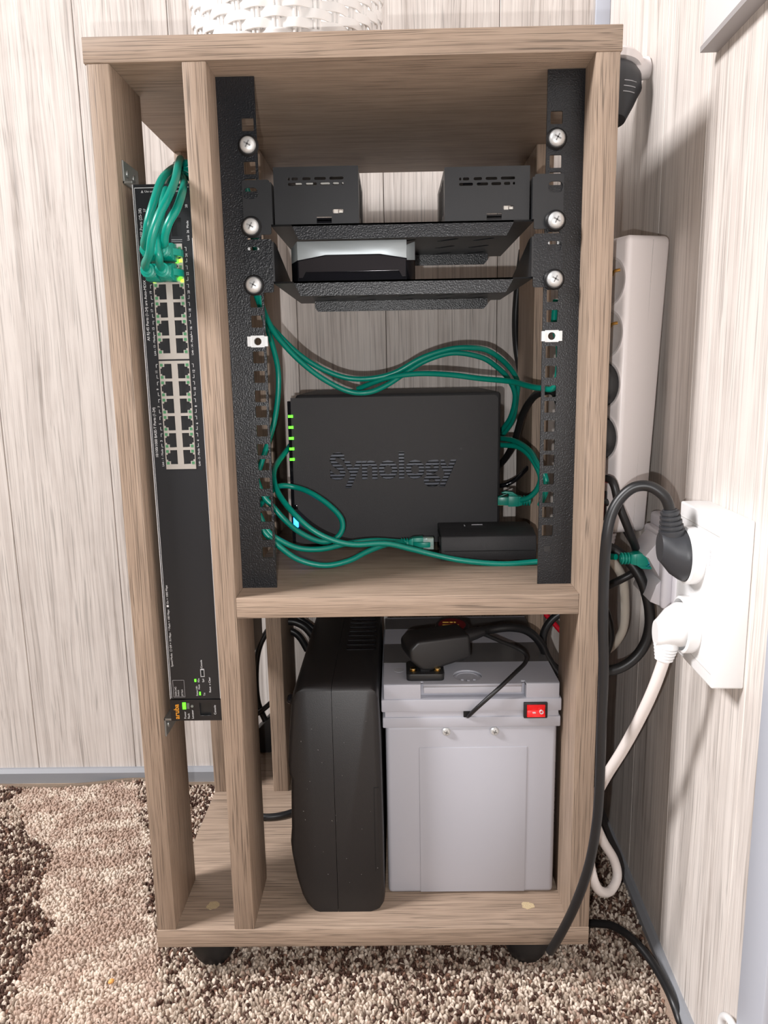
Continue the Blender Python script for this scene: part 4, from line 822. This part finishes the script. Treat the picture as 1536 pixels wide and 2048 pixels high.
# power strip leaning between cabinet and wall
ps = thing('power_strip', 'long white multi-socket power strip hanging between cabinet and wall', 'power strip', (0.43, 0.09, 0.36))
A1 = Vector((0.4221,0.0620,0.6237)); A0 = Vector((0.4199,0.0620,0.3671)); B1 = Vector((0.4706,0.0980,0.6275)); B0 = Vector((0.4591,0.0950,0.3612))
off = Vector((-.030, .042, 0)); offb = Vector((-.018, .046, 0))
q = MB(); q.add([A0, B0, B0 + off, A0 + offb, A1, B1, B1 + off, A1 + offb], [(0, 1, 2, 3), (7, 6, 5, 4), (0, 4, 5, 1), (1, 5, 6, 2), (2, 6, 7, 3), (3, 7, 4, 0)])
q.build('body', whitep, ps, bevel=.006, seg=4)
fx = (A1 - A0).normalized(); fo_ = offb.normalized(); fn = fx.cross(fo_).normalized()
if fn.x > 0: fn = -fn
sg = MB(); u_ = (B1 - A1).normalized(); a_ = A1 + (B1 - A1) * .5 + u_.cross(fx) * 0; nrm = (B1 - A1).cross(fx).normalized(); 
if nrm.y > 0: nrm = -nrm
s0 = A0 + (B0 - A0) * .55 + nrm * .0001; s1 = A1 + (B1 - A1) * .55 + nrm * .0001; q = MB(); q.tube([s0 + fx * .004, s1 - fx * .004], .00025, 4, 1); q.build('case_seam', plain('seam_grey', (.45, .42, .41), .6), ps)
def on_strip(z, r, mat_in=whitep, clip=True, nm='outlet'):
    c = A0 + (A1 - A0) * ((z - A0.z) / (A1.z - A0.z)) + fo_ * .0215 + fn * .0003
    q = MB(); q.lathe([(r, .0002), (r + .0012, .0010), (r - .0006, .0010), (r - .0014, -.0006), (.001, -.0006)], c, fn, 30); o_ = q.build(nm, plain('outlet_shade', (.66, .62, .61), .4) if 'outlet_shade' not in bpy.data.materials else bpy.data.materials['outlet_shade'], ps)
    if clip:
        q = MB(); k0 = c + fx * (r * .45) - fo_ * (r * .62); q.tube([k0 + fn * .0002, k0 + fo_ * .004 + fn * .0035 - fx * .001, k0 + fo_ * .010 + fn * .0004 - fx * .003], .0013, 8, 4); q.build('earth_clip', gold, o_)
    return c
on_strip(0.5870, .0195); on_strip(0.5430, .0195)
for zz, lab in ((0.4990, 'upper black plug in the white power strip'), (0.4520, 'lower black plug in the white power strip, cord hanging down')):
    c = on_strip(zz, .0195, clip=False); tp = thing('power_plug', lab, 'plug', c)
    q = MB(); q.lathe([(.0185, .0012), (.0190, .006), (.0175, .012), (.0120, .020)], c, fn, 28); q.build('plug_body', blk_pl, tp)
    q = MB(); q.lathe([(.008, 0), (.0075, .012), (.0055, .012), (.0055, .014), (.0075, .014), (.0075, .019), (.0055, .019), (.0055, .021), (.007, .021), (.006, .030)], c + fn * .012 - fx * .012, -fx, 16); q.build('strain_relief', blk_rub, tp)
    e_ = c + fn * .012 - fx * .040
    if zz < .48: pts = [e_] + [(0.4110,0.0500,0.4179),(0.4173,0.0450,0.3966),(0.4270,0.0450,0.3734),(0.4402,0.0600,0.3479),(0.4444,0.0750,0.3299),(0.4316,0.0800,0.3191),(0.4161,0.0900,0.3077)]
    else: pts = [e_, e_ - fx * .03, e_ - fx * .06] + [(0.4205,0.0750,0.3912),(0.4352,0.0800,0.3667),(0.4524,0.0900,0.3403),(0.4587,0.0950,0.3194)]
    q = MB(); q.tube(pts, .0036, 12, 6); q.build('cord', blk_rub, tp)
c = A0 + (A1 - A0) * (((0.4142,0.0800,0.3904)[2] - A0.z) / (A1.z - A0.z)) + fo_ * .022
Ms = frame(c, fx, fo_); sgn = 1 if (Ms.to_3x3() @ Vector((0, 0, 1))).dot(fn) > 0 else -1
q = MB(); q.box(-.0135, .0135, -.0085, .0085, -.001, .0018, Ms @ Matrix.Diagonal((1, 1, sgn, 1))); q.build('switch_bezel', blk_pl, ps, bevel=.0008)
q = MB(); q.box(-.0110, .0110, -.0060, .0060, .001, .0034, Ms @ Matrix.Diagonal((1, 1, sgn, 1))); q.build('rocker_switch', redlit, ps, bevel=.0008)
mid_b = (A0 + B0) / 2 + off * .5
q = MB(); pr_ = []
for k in range(6): pr_ += [(.0095 - k * .0006, k * .0035), (.0095 - k * .0006, k * .0035 + .0024), (.0080 - k * .0006, k * .0035 + .0026)]
q.lathe(pr_, mid_b - Vector((0.008, 0.02, -.001)), (0, 0, -1), 18); q.build('strain_relief', whitep, ps)
q = MB(); q.tube([mid_b - Vector((0.008, 0.02, .018))] + [(0.4358,0.0900,0.3211),(0.4433,0.1000,0.2933),(0.4465,0.1100,0.2646),(0.4438,0.1200,0.2454),(0.4400,0.1400,0.2272),(0.4328,0.1600,0.2141)], .0042, 12, 6); q.build('cord', cream, ps)
cord('thick black cord looping beside the cabinet below the network socket', [(0.4040,0.0600,0.3586),(0.4176,0.0600,0.3538),(0.4322,0.0550,0.3424),(0.4425,0.0500,0.3251),(0.4492,0.0480,0.3001),(0.4490,0.0480,0.2766),(0.4404,0.0480,0.2577),(0.4251,0.0480,0.2455),(0.4077,0.0500,0.2420),(0.3965,0.0600,0.2414)], .0047, blk_rub)
cord('black cord bowed close to the cabinet side, lower right', [(0.4077,0.0850,0.3083),(0.4186,0.0850,0.2910),(0.4250,0.0850,0.2711),(0.4247,0.0850,0.2536),(0.4172,0.0850,0.2360),(0.4070,0.0900,0.2213)], .0042, blk_rub)
cord('thin black cord crossing the bare floor along the right skirting', [(0.4052,0.0700,-0.0354),(0.4173,0.0600,-0.0273),(0.4290,0.0500,-0.0220),(0.4405,0.0350,-0.0207),(0.4503,0.0180,-0.0241),(0.4565,-0.0050,-0.0275),(0.4589,-0.0300,-0.0301),(0.4606,-0.0500,-0.0407)] + [(.452, -.10, -.041), (.448, -.20, -.041)], .0038, blk_rub)
cord('white cord arching against the right wall at the bottom corner', [WL(.004, -0.315, -.044), WL(.005, -0.300, .000), WL(.006, -0.290, .035), WL(.006, -0.300, .049), WL(.006, -0.316, .050), WL(.006, -0.335, .040), WL(.006, -0.350, .010), WL(.006, -0.36, -.03)], .0028, whitep2)
# small dark device near the top, behind the cabinet
cm = thing('wall_device', 'rounded dark vented device on a white base, behind the cabinet top right', 'device', WL(0, 0.0, .79))
cD = Vector((0.4359,0.2000,0.7789))
q = MB(); q.lathe([(.026, -.014), (.030, -.007), (.030, .004), (.027, .010), (.020, .014)], cD + Vector((.002, 0, 0.004)), (0, 0.25, 1), 36); q.lathe([(.014, -.036), (.022, -.022), (.0265, -.013)], cD + Vector((.002, 0, 0.004)), (0, 0.25, 1), 36); q.build('dark_shell', grph, cm)
q = MB()
for k in range(3): q.tube([cD + Vector((.002 + (.0296 - .0009 * k) * math.cos(a), (.0296 - .0009 * k) * math.sin(a), .000 - .0045 * k)) for a in (-1.35, -1.1, -.85)], .0004, 5, 4)
q.build('vent_lines', greyprint, cm)
q = MB(); q.lathe([(.028, -.002), (.030, .004), (.027, .008)], cD + Vector((.004, .002, 0.018)), (0, 0.25, 1), 36); q.build('white_base', whitep, cm)
q = MB(); q.tube([cD + Vector((.002, 0, -.028)), cD + Vector((.0, 0, -.07)), cD + Vector((-.006, .0, -.12))], .003, 10, 4); q.build('lead', blk_rub, cm)
q = MB(); q.tube([cD + Vector((.018, 0, .016)), WL(.001, cD.y - .17, cD.z + .020)], .010, 16, 1); q.build('wall_mount', whitep, cm)
# white casing high on the wall near the viewer
wc = thing('wall_casing', 'white casing with a grey lower edge, top right on the wall', 'casing', WL(0, -0.3, .745))
q = MB(); q.box(-.012, 0, -0.75, -0.152, 0.7480, 1.0, WM); q.build('body', whitep2, wc, bevel=.001)
q = MB(); q.box(-.013, 0, -0.75, -0.150, 0.7450, 0.7490, WM); q.build('lower_edge', plain('grey_edge', (.35, .33, .33), .5), wc)

# ------------------------------------------------------------------ woven basket on top of the cabinet
bs = thing('woven_basket', 'white woven resin basket standing on top of the cabinet', 'basket', (0.132, 0.15, H))
RB0, RB1, HB = 0.0785, 0.0900, 0.16; cxb, cyb = 0.1325, 0.150; NS = 30
def brad(z): return RB0 + (RB1 - RB0) * (z / HB)
q = MB(); q.lathe([(RB0 - .004, .0005), (RB0 - .002, .003)], (cxb, cyb, H), (0, 0, 1), 40); q.build('base', basketm, bs)
for k in range(NS):
    a = 2 * PI * (k + .5) / NS; st = []
    q = MB()
    for d in (-.0018, .0018):
        q.tube([(cxb + (brad(z) - .0004) * math.cos(a) - d * math.sin(a), cyb + (brad(z) - .0004) * math.sin(a) + d * math.cos(a), H + .001 + z) for z in (0, HB)], .0017, 6, 1)
    q.build('stake', basketm, bs)
rows = int(HB / .0076)
for r_ in range(rows):
    z = H + .0045 + r_ * .0076; n_ = NS * 8; q = MB(); vs = []; fs = []
    for k in range(n_):
        a = 2 * PI * k / n_; ph = (k / 8 + .5 + .0) * PI + r_ * PI; rr_ = brad(z - H) + .0019 * math.cos(ph - PI / 2 * 0 + 0)
        for hh, o_ in ((-.0038, -.0004), (-.0036, .0005), (0, .0009), (.0036, .0005), (.0038, -.0004)): vs.append((cxb + (rr_ + o_) * math.cos(a), cyb + (rr_ + o_) * math.sin(a), z + hh))
    for k in range(n_):
        k2 = (k + 1) % n_
        for j in range(5): fs.append((k * 5 + j, k2 * 5 + j, k2 * 5 + (j + 1) % 5, k * 5 + (j + 1) % 5))
    q.add(vs, fs); q.build('woven_row', basketm, bs)
